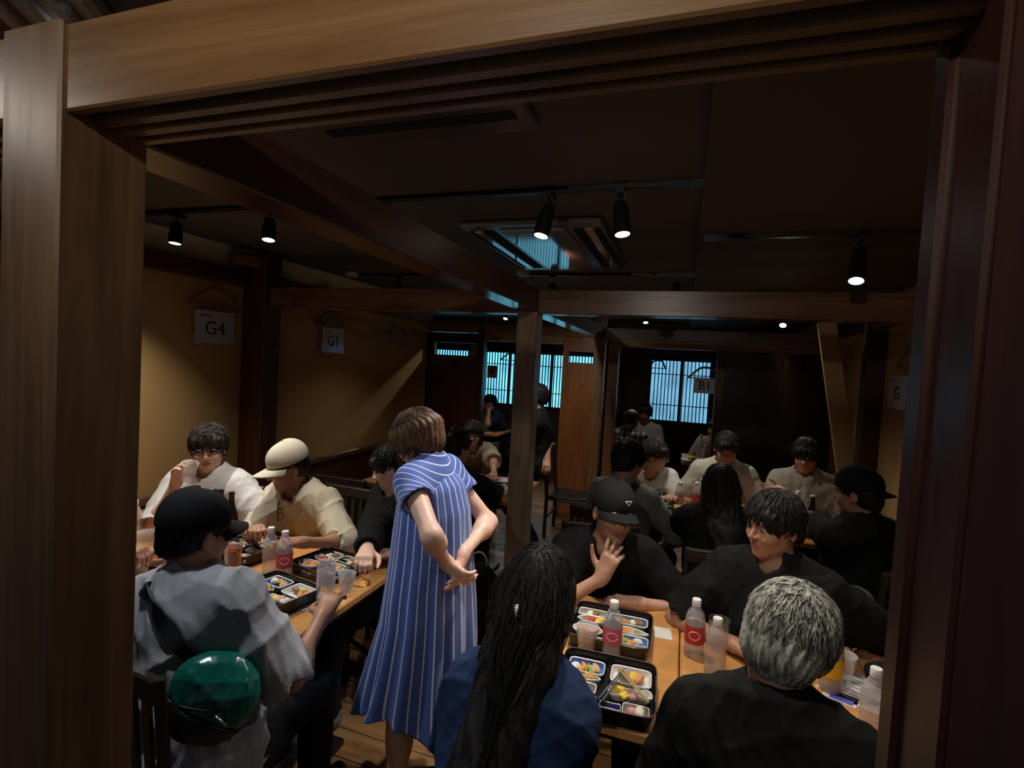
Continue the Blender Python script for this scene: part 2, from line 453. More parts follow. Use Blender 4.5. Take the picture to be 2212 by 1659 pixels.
# right wall
struct('wall_right', MB().box(1.36, 1.46, -0.2, 8.0, 0, ZC), PLA, label='mustard plaster wall on the right behind the far table', cat='wall')
struct('wall_right_post', MB().bbox(1.24, 1.36, 4.36, 4.48, 0, 2.34, .006), wd(2, 'dark'), label='dark post on the right wall beside the slanted light strip', cat='post')
struct('wall_light_strip', MB().bbox(-.065, .065, -.02, .02, -1.06, 1.06, .004, Matrix.Translation((1.215, 4.62, 1.12)) @ Matrix.Rotation(math.radians(-10.5), 4, 'Y')), mat('light_strip_plaster', (.46, .30, .13), rough=.85, var=.1, scale=5), label='pale slanted strip standing in for lit wall in the back right corner', cat='light strip')  # added slanted strip stands in for a streak of light on the wall
struct('trim_4', MB().bbox(1.30, 1.36, 0.2, 5.6, 2.10, 2.22, .006), wd(1, 'dark'), label='dark beam along the top of the right wall', cat='beam')

# near frame : post, grooved lintel, right jamb
struct('front_post', MB().bbox(-.960, -.836, .479, .604, 0, 2.138, .004), wd(2, 'grey'), label='tall squared wooden post at the near left of the opening', cat='post')
li = MB(); li.box(-3.0, 1.3, .502, .602, 2.040, 2.131)
for y0, y1, z0 in ((.5225, .5425, 2.013), (.5545, .5745, 2.013), (.585, .602, 2.013)): li.bbox(-3.0, 1.3, y0, y1, z0, 2.040, .0025)
li.bbox(-3.0, 1.3, .485, .503, 2.013, 2.1315, .003)
struct('lintel', li, wd(0, 'gold'), label='long pale brown grooved lintel across the top of the view', cat='lintel')
ja = MB(); ja.box(.212, .42, .479, .606, 0, ZC); ja.bbox(.206, .216, .566, .602, 0, 2.02, .004); ja.bbox(.208, .216, .485, .52, 0, 2.02, .003)
struct('jamb_post', ja, wd(2, 'jamb'), label='dark red wooden jamb post at the right edge', cat='post')
# shoji-rail sill remains on the floor between them
struct('sill', MB().bbox(-.836, .2, .485, .602, 0, .018, .004), wd(0, 'dark'), label='low dark wooden sill between the front posts', cat='sill')

# long beam, cross beam, centre posts
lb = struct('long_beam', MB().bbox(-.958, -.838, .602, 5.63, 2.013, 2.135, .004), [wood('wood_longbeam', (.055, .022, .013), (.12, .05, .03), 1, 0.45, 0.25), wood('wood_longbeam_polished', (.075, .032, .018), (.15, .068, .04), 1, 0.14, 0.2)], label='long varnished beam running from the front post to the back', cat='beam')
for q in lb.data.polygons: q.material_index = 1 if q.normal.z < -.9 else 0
cb = struct('cross_beam', MB().bbox(-2.80, -.958, 2.905, 3.02, 1.996, 2.136, .004).bbox(-.838, 1.36, 2.905, 3.02, 1.996, 2.136, .004), wd(0, 'beam'), label='brown cross beam spanning the room at the centre post', cat='beam')
struct('centre_post', MB().bbox(-.960, -.836, 2.90, 3.022, 0, 2.0129, .005), wood('wood_centre', (.19, .13, .085), (.38, .28, .19), 2, .34, .6), label='worn squared post standing in the middle of the room', cat='post')
struct('back_post', MB().bbox(-.961, -.842, 5.63, 5.75, 0, ZC, .005), wd(2, 'gold'), label='orange brown post at the back beside the sliding panel', cat='post')
struct('back_jamb', MB().bbox(-.80, -.69, 5.64, 5.74, 0, 2.02, .005), wd(2, 'gold'), label='thin golden jamb to the right of the back post', cat='post')

# partition at the back
struct('wall_back_panel', MB().box(-3.06, -2.90, 5.64, 5.70, 0, 2.0).box(-2.90, -2.36, 5.64, 5.70, 0, 1.755).box(-2.90, -2.36, 5.64, 5.70, 1.905, 2.0).box(-2.36, -2.30, 5.64, 5.70, 0, 2.0), wd(2, 'red'), label='dark red wooden panel wall at the back left', cat='wall')
struct('trim_5', MB().bbox(-2.40, -2.34, 5.615, 5.642, 1.74, 1.90, .003), wd(2, 'gold'), label='small pale block at the end of the left slot', cat='trim')
struct('partition_post', MB().bbox(-2.33, -2.25, 5.62, 5.72, 0, 2.14, .004), wd(2, 'dark'), label='dark post between the red panel and the window opening', cat='post')
struct('trim_6', MB().bbox(-3.06, -.961, 5.63, 5.74, 2.03, 2.14, .004), wd(0, 'beam'), label='brown header beam above the back left opening', cat='beam')
struct('trim_7', MB().bbox(-2.25, -1.30, 5.62, 5.70, 1.945, 2.03, .004), wd(0, 'gold'), label='golden lintel over the back window opening', cat='lintel')
struct('trim_8', MB().bbox(-.69, 1.36, 5.63, 5.73, 1.94, 2.02, .004), wd(0, 'gold'), label='golden lintel over the back right opening', cat='lintel')
struct('trim_9', MB().bbox(-.842, 1.36, 5.63, 5.76, 2.02, 2.14, .004), wd(0, 'red'), label='dark red header beam above the back right opening', cat='beam')
dp = empty('door_1', (-1.13, 5.68, 0)); tag(dp, 'orange wooden sliding panel with a slot and low vent', 'door', kind='structure')
d0 = MB(); X0, X1 = -1.305 + 1.13, -.962 + 1.13
d0.box(X0, X1, -.03, .02, .05, .235).box(X0, X0 + .03, -.03, .02, .235, .295).box(X1 - .005, X1, -.03, .02, .235, .295).box(X0, X1, -.03, .02, .295, 1.745).box(X0, X0 + .06, -.03, .02, 1.745, 1.87).box(X1 - .005, X1, -.03, .02, 1.745, 1.87).box(X0, X1, -.03, .02, 1.87, 2.03)
d0.build('panel', wood('door_orange', (.22, .075, .022), (.36, .14, .045), 2, 0.3, 0.35), dp)
MB().box(X0 + .03, X1 - .005, .0, .015, .235, .295).build('vent_backing', mat('black_matte', (.006, .006, .006), rough=.9), dp)
MB().bbox(X0 - .005, X1, -.04, .03, 0, .05, .004).build('bottom_rail', wd(0, 'beam'), dp)
rp = empty('door_2', (.86, 5.68, 0)); tag(rp, 'wide dark red glossy wooden panel at the back right', 'door', kind='structure')
MB().box(-.475, .495, -.02, .02, 0, 1.94).build('panel', wood('panel_gloss', (.022, .006, .004), (.050, .014, .009), 2, 0.16, 0.2), rp)
MB().bbox(-.56, -.475, -.045, .045, 0, 1.94, .004).build('stile', wd(2, 'red'), rp)

# back room
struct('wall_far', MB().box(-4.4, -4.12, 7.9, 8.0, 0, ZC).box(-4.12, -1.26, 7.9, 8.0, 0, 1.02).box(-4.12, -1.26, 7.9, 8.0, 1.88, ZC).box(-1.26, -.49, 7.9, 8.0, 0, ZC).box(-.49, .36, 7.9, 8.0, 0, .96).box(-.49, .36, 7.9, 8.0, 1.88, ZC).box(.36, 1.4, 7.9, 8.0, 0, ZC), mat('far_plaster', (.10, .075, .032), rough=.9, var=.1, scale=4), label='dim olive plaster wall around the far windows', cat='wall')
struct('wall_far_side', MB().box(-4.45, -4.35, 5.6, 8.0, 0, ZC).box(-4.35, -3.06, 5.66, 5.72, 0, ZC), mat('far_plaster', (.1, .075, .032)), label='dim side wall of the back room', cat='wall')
PANE = []
def lattice(name, x0, x1, z0, z1, label, col, est, mull):
    e = empty(name, ((x0 + x1) / 2, 7.9, z0)); tag(e, label, 'window', kind='structure'); w_ = x1 - x0; h = z1 - z0
    fm = mat('lattice_dark', (.012, .012, .014), rough=.55)
    f = MB(); f.bbox(-w_ / 2 - .04, w_ / 2 + .04, -.03, .05, -.05, 0, .003).bbox(-w_ / 2 - .04, w_ / 2 + .04, -.03, .05, h, h + .05, .003).bbox(-w_ / 2 - .04, -w_ / 2, -.03, .05, 0, h, .003).bbox(w_ / 2, w_ / 2 + .04, -.03, .05, 0, h, .003)
    f.build('frame', fm, e)
    for t in mull: MB().bbox(t - .022, t + .022, -.025, .045, 0, h, .002).build('mullion', fm, e)
    n = int(w_ / 0.0475); sl = MB().box(-.0065, .0065, -.012, .006, 0, h).mesh('slat'); sl.materials.append(fm)
    for i in range(1, n):
        x = -w_ / 2 + w_ * i / n
        if any(abs(x - t) < .028 for t in mull): continue
        o = bpy.data.objects.new('slat', sl); COL.objects.link(o); o.parent = e; o.location = (x, 0, 0)
    for t in (0.26, 0.775): MB().box(-w_ / 2, w_ / 2, -.014, -.004, h * t - .006, h * t + .006).build('rail', fm, e)
    gm = bpy.data.materials.get(name + '_glass')
    if gm is None:
        gm, nt, b = _new(name + '_glass')
        tc = nt.nodes.new('ShaderNodeTexCoord'); nz = nt.nodes.new('ShaderNodeTexNoise'); nz.inputs['Scale'].default_value = 2.5
        cr = nt.nodes.new('ShaderNodeValToRGB'); cr.color_ramp.elements[0].color = (*[c * .72 for c in col], 1); cr.color_ramp.elements[1].color = (*[min(1, c * 1.15) for c in col], 1)
        cr.color_ramp.elements[0].position = .3; cr.color_ramp.elements[1].position = .65
        nt.links.new(tc.outputs['Object'], nz.inputs[0]); nt.links.new(nz.outputs[0], cr.inputs[0]); nt.links.new(cr.outputs[0], b.inputs['Emission Color'])
        b.inputs['Base Color'].default_value = (.3, .4, .45, 1); b.inputs['Emission Strength'].default_value = est; b.inputs['Roughness'].default_value = .4
    es = [-w_ / 2] + list(mull) + [w_ / 2]
    for a, b_ in zip(es[:-1], es[1:]): MB().box(a, b_, .012, .02, 0, h).build('pane', gm, e)
    return e
lattice('window_1', -4.10, -1.28, 1.04, 1.86, 'wide cyan daylit lattice window at the back left', (.17, .62, .85), 1.25, [-.70, .0, .70])
lattice('window_2', -.47, .335, .985, 1.86, 'smaller blue daylit lattice window at the back right', (.18, .48, .72), 0.8, [0.02])
# pelmet added above the second window to hold its hanger, then the blind box
struct('trim_11', MB().bbox(-.55, .42, 7.80, 7.88, 1.93, 2.02, .004), wd(0, 'dark'), label='dark pelmet added above the smaller blue window to hold a hanger', cat='trim')
struct('trim_10', MB().bbox(-4.15, -1.2, 7.80, 7.88, 1.93, 2.06, .004), wd(0, 'dark'), label='dark pelmet above the wide cyan window', cat='trim')
# ------------------------------------------------------------------ ceiling fittings
BLK = mat('lamp_black', (.012, .012, .013), rough=.35)
LAMPG = []
def glow(name, col, st):
    if name in MATS: return MATS[name]
    return mat(name, col, emit=col, estr=st, var=0)
def spot(name, x, y, ztop, zb, label, power, tgt, size=58, blend=.9, col=(1, .90, .77), tilt=True, r=.033, gl=7.0, group='black track spotlights'):
    e = empty(name, (x, y, ztop), 0, label, 'spotlight', group)
    d = np.array([tgt[0] - x, tgt[1] - y, tgt[2] - zb]); d = unit(d)
    L = ztop - zb
    neck = np.array([0, 0, -.05])
    MB().bbox(-.018, .018, -.04, .04, -.022, 0, .003).build('adapter', BLK, e)
    MB().tube([(0, 0, -.02), (0, 0, -.055)], .007, 8).build('stem', BLK, e, True)
    ax = Vector((0, 0, 1)).rotation_difference(Vector(-d))
    body_l = max(.06, L - .055)
    M = Matrix.Translation((0, 0, -.055)) @ ax.to_matrix().to_4x4()
    h = MB().lathe([(.010, .012), (.022, .004), (.028, -.02), (r * .95, -body_l * .55), (r, -body_l * .8), (r * .94, -body_l), (r * .85, -body_l), (r * .80, -body_l + .012)][::-1], 18, M=M, cap=False)
    autosmooth(h.build('housing', BLK, e))
    MB().lathe([(0.001, -body_l - .002), (r * .5, -body_l - .001), (r * .86, -body_l + .003)][::-1], 18, M=M, cap=False).build('lens', glow('lamp_glow', (1, .93, .82), gl), e)
    ld = bpy.data.lights.new(name + '_light', 'SPOT'); ld.energy = power; ld.color = col; ld.spot_size = math.radians(min(150, size * 1.45)); ld.spot_blend = blend; ld.shadow_soft_size = .03
    lo = bpy.data.objects.new('bulb', ld); COL.objects.link(lo); lo.parent = e
    lo.matrix_local = Matrix.Translation(Vector((0, 0, -.055)) + Vector(d) * (body_l + .01)) @ Vector((0, 0, -1)).rotation_difference(Vector(d)).to_matrix().to_4x4()
    return e
def track(name, a, b, label):
    a = np.array(a); b = np.array(b); c = (a + b) / 2; L = np.linalg.norm(b - a)
    e = empty(name, c, math.atan2(b[1] - a[1], b[0] - a[0]), label, 'light track')
    MB().bbox(-L / 2, L / 2, -.017, .017, -.02, 0.0, .002).build('rail', BLK, e)
    for s in (-1, 1): MB().bbox(s * L / 2 - .03, s * L / 2 + .03, -.020, .020, -.024, 0.0, .002).build('end_cap', BLK, e)
    return e
track('light_track', (-1.32, 2.0, ZC), (0.0, 2.0, ZC), 'black lighting track in front of the ceiling air conditioner')
track('light_track', (-2.74, 2.0, ZC), (-2.03, 2.0, ZC), 'black lighting track above the left table')
track('light_track', (-1.24, 3.84, ZC), (0.0, 3.84, ZC), 'black lighting track behind the ceiling air conditioner')
track('light_track', (-2.72, 3.84, ZC), (-1.6, 3.84, ZC), 'black lighting track far left beyond the cross beam')
track('light_track', (0.07, 2.56, 2.34), (1.0, 2.56, 2.34), 'black lighting track on the lowered right ceiling')
track('light_track', (0.07, 4.3, 2.34), (1.2, 4.3, 2.34), 'black lighting track over the far right table')
track('light_track', (-2.9, 6.4, ZC), (-1.3, 6.4, ZC), 'black lighting track in the back left room')
track('light_track', (-.7, 6.4, ZC), (0.0, 6.4, ZC), 'black lighting track in the back right room')
# lamps of the room (each light sits in its own fitting)
T_A, T_D, T_C = .72, .72, .72
spot('track_spotlight', -2.55, 2.0, 2.38, 2.22, 'black track spotlight above the left table nearest the wall', 42, (-2.5, 1.85, .72), 75)
spot('track_spotlight', -1.945, 2.0, 2.38, 2.22, 'black track spotlight above the left table next to the long beam', 40, (-1.75, 1.75, .72), 70)
spot('track_spotlight', -.555, 2.0, 2.38, 2.20, 'black track spotlight in front of the blue-lit air conditioner', 44, (-.80, 1.62, .55), 40, col=(1, .95, .92))
spot('track_spotlight', -.275, 2.0, 2.38, 2.20, 'black track spotlight right of the air conditioner', 38, (-.05, 1.72, .72), 66)
spot('track_spotlight', .67, 2.56, 2.32, 2.10, 'black spotlight hanging from the lowered right ceiling', 16, (.45, 1.9, .72), 80)
spot('track_spotlight', -2.27, 6.4, 2.38, 2.27, 'small lit spotlight in the back left room', 24, (-2.25, 5.6, .7), 85, r=.034)
spot('track_spotlight', -.49, 6.4, 2.38, 2.27, 'small lit spotlight above the plaid shirt', 20, (-.40, 5.7, .7), 85, r=.034)
spot('track_spotlight', .815, 5.2, 2.32, 2.13, 'lit spotlight near the red panel at the back right', 14, (.55, 4.1, .9), 80)
spot('track_spotlight', -1.0, 3.84, 2.38, 2.24, 'spotlight behind the air conditioner beside the smoke detector', 24, (-1.15, 5.2, .7), 70)
spot('track_spotlight', -.10, 3.84, 2.38, 2.24, 'spotlight behind the air conditioner on the right', 32, (.1, 3.85, .8), 78)
spot('track_spotlight', -2.35, 3.84, 2.38, 2.24, 'spotlight above the back left bay', 16, (-2.0, 3.9, .8), 85)
# track above the front of the room, out of sight behind the lintel
track('light_track', (-1.9, 1.0, ZC), (.0, 1.0, ZC), 'black lighting track just behind the front lintel')
spot('track_spotlight', -1.5, 1.0, 2.38, 2.29, 'spotlight behind the lintel over the green bag', 26, (-1.20, 1.12, .9), 58, col=(.86, .93, 1))
spot('track_spotlight', -.05, 1.0, 2.38, 2.29, 'spotlight behind the lintel over the grey hair', 20, (.18, 1.55, .8), 60)
# corridor side, behind the camera
track('light_track', (-1.4, -.75, ZC), (.4, -.75, ZC), 'black lighting track in the corridor before the room')
spot('track_spotlight', -.30, -.75, 2.38, 2.24, 'corridor spotlight aimed at the lintel', 23, (-.25, .485, 2.09), 60, blend=1)
track('light_track', (-2.3, -.02, ZC), (-1.5, -.02, ZC), 'short black lighting track beside the near post')
spot('track_spotlight', -1.8, -.02, 2.38, 2.24, 'corridor spotlight aimed at the near post', 3.5, (-.90, .485, 1.8), 50, blend=1)
# ceiling air conditioner
ac = empty('ceiling_air_conditioner', (-.77, 2.97, ZC), 0, 'dark rectangular ceiling air conditioner reflecting blue window light', 'air conditioner')
acm = mat('ac_panel', (.26, .27, .28), rough=.07, var=.03, spec=.9); acd = mat('ac_frame', (.09, .09, .095), rough=.22)
MB().bbox(-.36, .36, -.58, .58, -.030, 0, .008).build('frame', acd, ac)
MB().bbox(-.17, .17, -.50, .50, -.040, -.029, .004).build('intake_panel', acm, ac)
for s in (-1, 1):
    MB().box(s * .235 - .030, s * .235 + .030, -.48, .48, -.0335, -.029).build('slot', mat('black_matte', (.006, .006, .006)), ac)
    MB().bbox(s * .285 - .022, s * .285 + .022, -.49, .49, -.040, -.028, .003, ).build('louver', acm, ac)
    MB().box(s * .325 - .014, s * .325 + .014, -.48, .48, -.0345, -.029).build('slot', mat('black_matte', (.006, .006, .006)), ac)
a2 = empty('ceiling_vent', (-.78, 1.14, ZC), 0, 'dark ceiling vent partly hidden by the front lintel', 'vent')
MB().bbox(-.34, .34, -.30, .30, -.030, 0, .006).build('frame', acd, a2)
for i in range(6): MB().box(-.30, .30, -.25 + i * .085, -.21 + i * .085, -.034, -.029).build('slot', mat('black_matte', (.006, .006, .006)), a2)
for (x, y, lb) in ((-1.20, 3.72, 'pale round smoke detector behind the air conditioner'), (-2.78, 3.80, 'pale round smoke detector near the left wall')):
    e = empty('smoke_detector', (x, y, ZC), 0, lb, 'detector'); autosmooth(MB().lathe([(.045, -.035), (.055, -.02), (.06, -.006), (.06, 0)], 20).build('housing', mat('detector_white', (.45, .42, .36), rough=.5), e), 40); MB().lathe([(.02, -.042), (.024, -.034)], 14).build('sensor', acd, e)
# pale louvred fitting at the top left corner
e = empty('ceiling_fan_heater', (-1.33, .80, ZC), .6, 'pale louvred ceiling fitting in the top left corner', 'fitting')
MB().bbox(-.10, .10, -.20, .20, -.05, 0, .012).build('case', mat('fitting_pale', (.36, .33, .28), rough=.4), e)
for i in range(3): MB().bbox(-.085 + i * .06, -.055 + i * .06, -.18, .18, -.075, -.05, .006).build('louvre', mat('fitting_pale', (.36, .33, .28)), e)
MB().bbox(.03, .05, -.12, .12, -.06, -.05, .002).build('tube', glow('tube_glow', (.8, .9, 1), 1.5), e)
# ------------------------------------------------------------------ tables and chairs
TZ = 0.72
def table(x0, x1, y0, y1, label, group=None):
    cx, cy = (x0 + x1) / 2, (y0 + y1) / 2; w_, d_ = (x1 - x0 - .004) / 2, (y1 - y0) / 2
    e = empty('dining_table', (cx, cy, 0), 0, label, 'table', group)
    MB().bbox(-w_, w_, -d_, d_, TZ - .034, TZ, .006).build('table_top', wd(0, 'table'), e)
    MB().box(-w_ + .04, w_ - .04, -d_ + .05, d_ - .05, TZ - .075, TZ - .034).build('apron', wd(0, 'dark'), e)
    MB().tube([(0, 0, .03), (0, 0, TZ - .07)], .034, 12).build('pedestal', BLK, e, True)
    MB().bbox(-.20, .20, -.05, .05, 0, .03, .006).bbox(-.05, .05, -.24, .24, 0, .03, .006).build('foot', BLK, e)
    return e
TAB = [
    (-3.0 + .02, -2.40, 1.43, 2.20, 'orange wooden table against the left wall beside the bottles'),
    (-2.40, -1.80, 1.43, 2.20, 'orange wooden table in front of the person in the cream cap'),
    (-1.80, -1.20, 1.43, 2.20, 'orange wooden table beside the blue striped dress'),
    (-.555, .046, 1.41, 2.19, 'orange wooden table with two black lunch boxes on it'),
    (.046, .647, 1.41, 2.19, 'orange wooden table in front of the grey haired person'),
    (.647, 1.25, 1.41, 2.19, 'orange wooden table behind the right jamb post'),
    (-2.35, -1.72, 3.42, 4.15, 'orange wooden table in the back left bay by the wall'),
    (-1.72, -1.10, 3.42, 4.15, 'orange wooden table in front of the person with a hair bun'),
    (-.44, .13, 3.48, 4.20, 'orange wooden table beside the person in the grey long sleeve'),
    (.13, .72, 3.48, 4.20, 'orange wooden table in front of the long black haired person'),
    (.72, 1.30, 3.48, 4.20, 'orange wooden table below the right wall with a beer bottle'),
]
for t in TAB: table(*t)
def make_chair():
    e = empty('dining_chair'); cm = wd(2, 'chair'); ch = wd(0, 'chair')
    MB().bbox(-.205, .205, -.20, .21, .372, .395, .006).build('seat', ch, e)
    autosmooth(MB().bbox(-.195, .195, -.185, .20, .395, .42, .010).build('cushion', mat('vinyl_black', (.018, .016, .015), rough=.4, bump=.1, bscale=200), e))
    for s in (-1, 1):
        MB().bbox(s * .19 - .017, s * .19 + .017, .165, .20, 0, .372, .004).build('leg', cm, e)
        MB().tube([(s * .19, -.20, 0), (s * .19, -.195, .40), (s * .19, -.235, .88)], [.019, .019, .016], 4).build('leg', cm, e)
    MB().bbox(-.20, .20, -.250, -.222, .815, .88, .006).build('top_rail', ch, e)
    MB().bbox(-.19, .19, -.218, -.198, .50, .535, .004).build('lower_rail', ch, e)
    sl = MB().box(-.012, .012, -.006, .006, -.15, .15).mesh('slat'); sl.materials.append(cm)
    for i in range(6):
        o = bpy.data.objects.new('slat', sl); COL.objects.link(o); o.parent = e; o.location = (-.14 + i * .056, -.222, .675); o.rotation_euler = (math.radians(4.2), 0, 0)
    for y in (-.18, .18): MB().bbox(-.18, .18, y - .008, y + .008, .20, .225, .002).build('stretcher', ch, e)
    return e
_chair0 = make_chair(); _cused = [False]
def chair(x, y, yaw, label):
    if not _cused[0]: o = _chair0; _cused[0] = True
    else: o = copy_tree(_chair0)
    o.location = (x, y, 0); o.rotation_euler = (0, 0, -math.radians(yaw))
    tag(o, label, 'chair', 'dark slat-back dining chairs')
    return o
# ------------------------------------------------------------------ people
def skin_mat(name, col):
    if name in MATS: return MATS[name]
    m, nt, b = _new(name); N = nt.nodes; L = nt.links
    tc = N.new('ShaderNodeTexCoord'); nz = N.new('ShaderNodeTexNoise'); nz.inputs['Scale'].default_value = 25; nz.inputs['Detail'].default_value = 4
    L.new(tc.outputs['Object'], nz.inputs['Vector'])
    mx = N.new('ShaderNodeMix'); mx.data_type = 'RGBA'; c = np.array(col)
    mx.inputs[6].default_value = (*(c * [0.93, 0.86, 0.84]), 1); mx.inputs[7].default_value = (*np.clip(c * [1.06, 1.1, 1.12], 0, 1), 1)
    L.new(nz.outputs['Fac'], mx.inputs[0]); cur = mx.outputs[2]
    for nm, cc, st in (('lip', (0.42, 0.12, 0.10), 0.75), ('brow', (0.03, 0.018, 0.012), 0.9), ('beard', (0.07, 0.045, 0.035), 0.7)):
        a = N.new('ShaderNodeAttribute'); a.attribute_name = nm
        q = N.new('ShaderNodeMath'); q.operation = 'MULTIPLY'; q.inputs[1].default_value = st; L.new(a.outputs['Fac'], q.inputs[0])
        mm = N.new('ShaderNodeMix'); mm.data_type = 'RGBA'; mm.inputs[7].default_value = (*cc, 1)
        L.new(q.outputs[0], mm.inputs[0]); L.new(cur, mm.inputs[6]); cur = mm.outputs[2]
    L.new(cur, b.inputs['Base Color']); b.inputs['Roughness'].default_value = 0.48
    b.inputs['Subsurface Weight'].default_value = 0.08; b.inputs['Subsurface Radius'].default_value = (0.012, 0.005, 0.003)
    return m
def eye_mat():
    if 'eye' in MATS: return MATS['eye']
    m, nt, b = _new('eye'); N = nt.nodes; L = nt.links
    tc = N.new('ShaderNodeTexCoord'); g = N.new('ShaderNodeVectorMath'); g.operation = 'DISTANCE'; g.inputs[1].default_value = (0, 1, 0)
    L.new(tc.outputs['Object'], g.inputs[0])
    cr = N.new('ShaderNodeValToRGB'); e = cr.color_ramp.elements; e[0].position = 0.55; e[0].color = (0.02, 0.012, 0.008, 1); e[1].position = 0.62; e[1].color = (0.40, 0.34, 0.31, 1)
    L.new(g.outputs['Value'], cr.inputs['Fac']); L.new(cr.outputs['Color'], b.inputs['Base Color']); b.inputs['Roughness'].default_value = 0.15
    return m
_eye_me = None
def eye_mesh():
    global _eye_me
    if _eye_me is None:
        _eye_me = MB().ell((0, 0, 0), (1, 1, 1), 14, 10).mesh('eye'); _eye_me.materials.append(eye_mat())
        _eye_me.polygons.foreach_set('use_smooth', [True] * len(_eye_me.polygons))
    return _eye_me
def hair_mat(name, col, rough=0.42, streak=0.5):
    if name in MATS: return MATS[name]
    m, nt, b = _new(name); N = nt.nodes; L = nt.links
    tc = N.new('ShaderNodeTexCoord'); mp = N.new('ShaderNodeMapping'); mp.inputs['Scale'].default_value = (90, 90, 14)
    nz = N.new('ShaderNodeTexNoise'); nz.inputs['Scale'].default_value = 1; nz.inputs['Detail'].default_value = 5
    L.new(tc.outputs['Object'], mp.inputs[0]); L.new(mp.outputs[0], nz.inputs['Vector'])
    cr = N.new('ShaderNodeValToRGB'); c = np.array(col); e = cr.color_ramp.elements
    e[0].position = 0.35; e[0].color = (*(c * (1 - streak)), 1); e[1].position = 0.68; e[1].color = (*np.clip(c * (1 + streak), 0, 1), 1)
    L.new(nz.outputs['Fac'], cr.inputs[0]); L.new(cr.outputs[0], b.inputs['Base Color']); b.inputs['Roughness'].default_value = rough; b.inputs['Specular IOR Level'].default_value = 0.3
    bp = N.new('ShaderNodeBump'); bp.inputs['Strength'].default_value = 0.5; bp.inputs['Distance'].default_value = 0.006
    L.new(nz.outputs['Fac'], bp.inputs['Height']); L.new(bp.outputs['Normal'], b.inputs['Normal'])
    return m
def cloth(name, col, rough=0.85, var=0.1, sheen=0.0):
    return mat('cloth_' + name, col, rough=rough, var=var, scale=9, bump=0.25, bscale=420, spec=0.25, sheen=sheen)

def frame_of(yaw, pitch=0, roll=0):
    a = math.radians(yaw); f = np.array([math.sin(a), math.cos(a), 0]); r = np.array([math.cos(a), -math.sin(a), 0]); z = np.array([0, 0, 1.0])
    p = math.radians(pitch); hf = math.cos(p) * f - math.sin(p) * z; hu = math.sin(p) * f + math.cos(p) * z
    q = math.radians(roll); hu2 = math.cos(q) * hu + math.sin(q) * r; r2 = math.cos(q) * r - math.sin(q) * hu
    return np.array([r2, hf, hu2])
def ik(a, t, l1, l2, pole):
    d = t - a; L = np.linalg.norm(d); mx = (l1 + l2) * 0.995
    if L > mx: d = d / L * mx; L = mx; t = a + d
    if L < abs(l1 - l2) + 0.02: L = abs(l1 - l2) + 0.02; t = a + unit(d) * L
    u = d / np.linalg.norm(d); x = (l1 * l1 - l2 * l2 + L * L) / (2 * L); h = math.sqrt(max(l1 * l1 - x * x, 1e-6))
    p = np.asarray(pole, float); p = p - u * (p @ u); p = unit(p)
    return a + u * x + p * h, t
def rot(v, ax, ang):
    ax = unit(ax); v = np.asarray(v, float)
    return v * math.cos(ang) + np.cross(ax, v) * math.sin(ang) + ax * (ax @ v) * (1 - math.cos(ang))
def hand(S, w, d, n, side, curl=0.35, size=1.0, curls=None, thumb=0.6, spread=0.10):
    """w wrist, d finger direction, n where the palm faces"""
    d = unit(d); n = np.asarray(n, float); n = unit(n - d * (n @ d)); s = np.cross(d, n) * side; z = size
    S.cone(w - d * 0.01, w + d * 0.03 * z, 0.024 * z, 0.024 * z, 0.02)
    for q, (o, rr) in enumerate(((0.026, .0145), (0.009, .0150), (-0.009, .0145), (-0.026, .013))):
        S.cone(w + d * 0.015 * z + s * o * 0.55 * z, w + d * 0.086 * z + s * o * z, 0.017 * z, rr * z, 0.012)
    ln = (0.070, 0.079, 0.074, 0.058)
    for q in range(4):
        o = (0.027, 0.009, -0.009, -0.027)[q]
        p = w + d * (0.088 - (0.004 if q == 3 else 0)) * z + s * o * z
        c = curl if curls is None else curls[q]
        dd = rot(d, np.cross(d, s) * 1.0, (1.5 - q) * spread)   # fan
        if (dd @ s) * (1.5 - q) < 0: dd = rot(d, np.cross(d, s), -(1.5 - q) * spread)
        ax = np.cross(dd, n); r0 = 0.0094 * z
        for j, (fr, rr) in enumerate(((0.45, .0086), (0.30, .0078), (0.25, .0066))):
            dd = rot(dd, ax, c * (1.0, 1.25, 0.8)[j]); p2 = p + dd * ln[q] * fr * z
            S.cone(p, p2, r0, rr * z, 0.004); p = p2; r0 = rr * z
    tp = w + d * 0.022 * z + s * 0.024 * z + n * 0.006
    t1 = unit(d * 0.55 + s * 0.75 + n * 0.35 * thumb); q1 = tp + t1 * 0.042 * z
    t2 = unit(d * 0.85 + s * (0.45 - 0.5 * thumb) + n * 0.6 * thumb); q2 = q1 + t2 * 0.033 * z
    t3 = unit(d * 0.9 + s * (0.2 - 0.6 * thumb) + n * 0.6 * thumb); q3 = q2 + t3 * 0.026 * z
    S.cone(tp, q1, 0.015 * z, 0.0118 * z, 0.012); S.cone(q1, q2, 0.0115 * z, 0.0096 * z, 0.004); S.cone(q2, q3, 0.0096 * z, 0.0075 * z, 0.003)

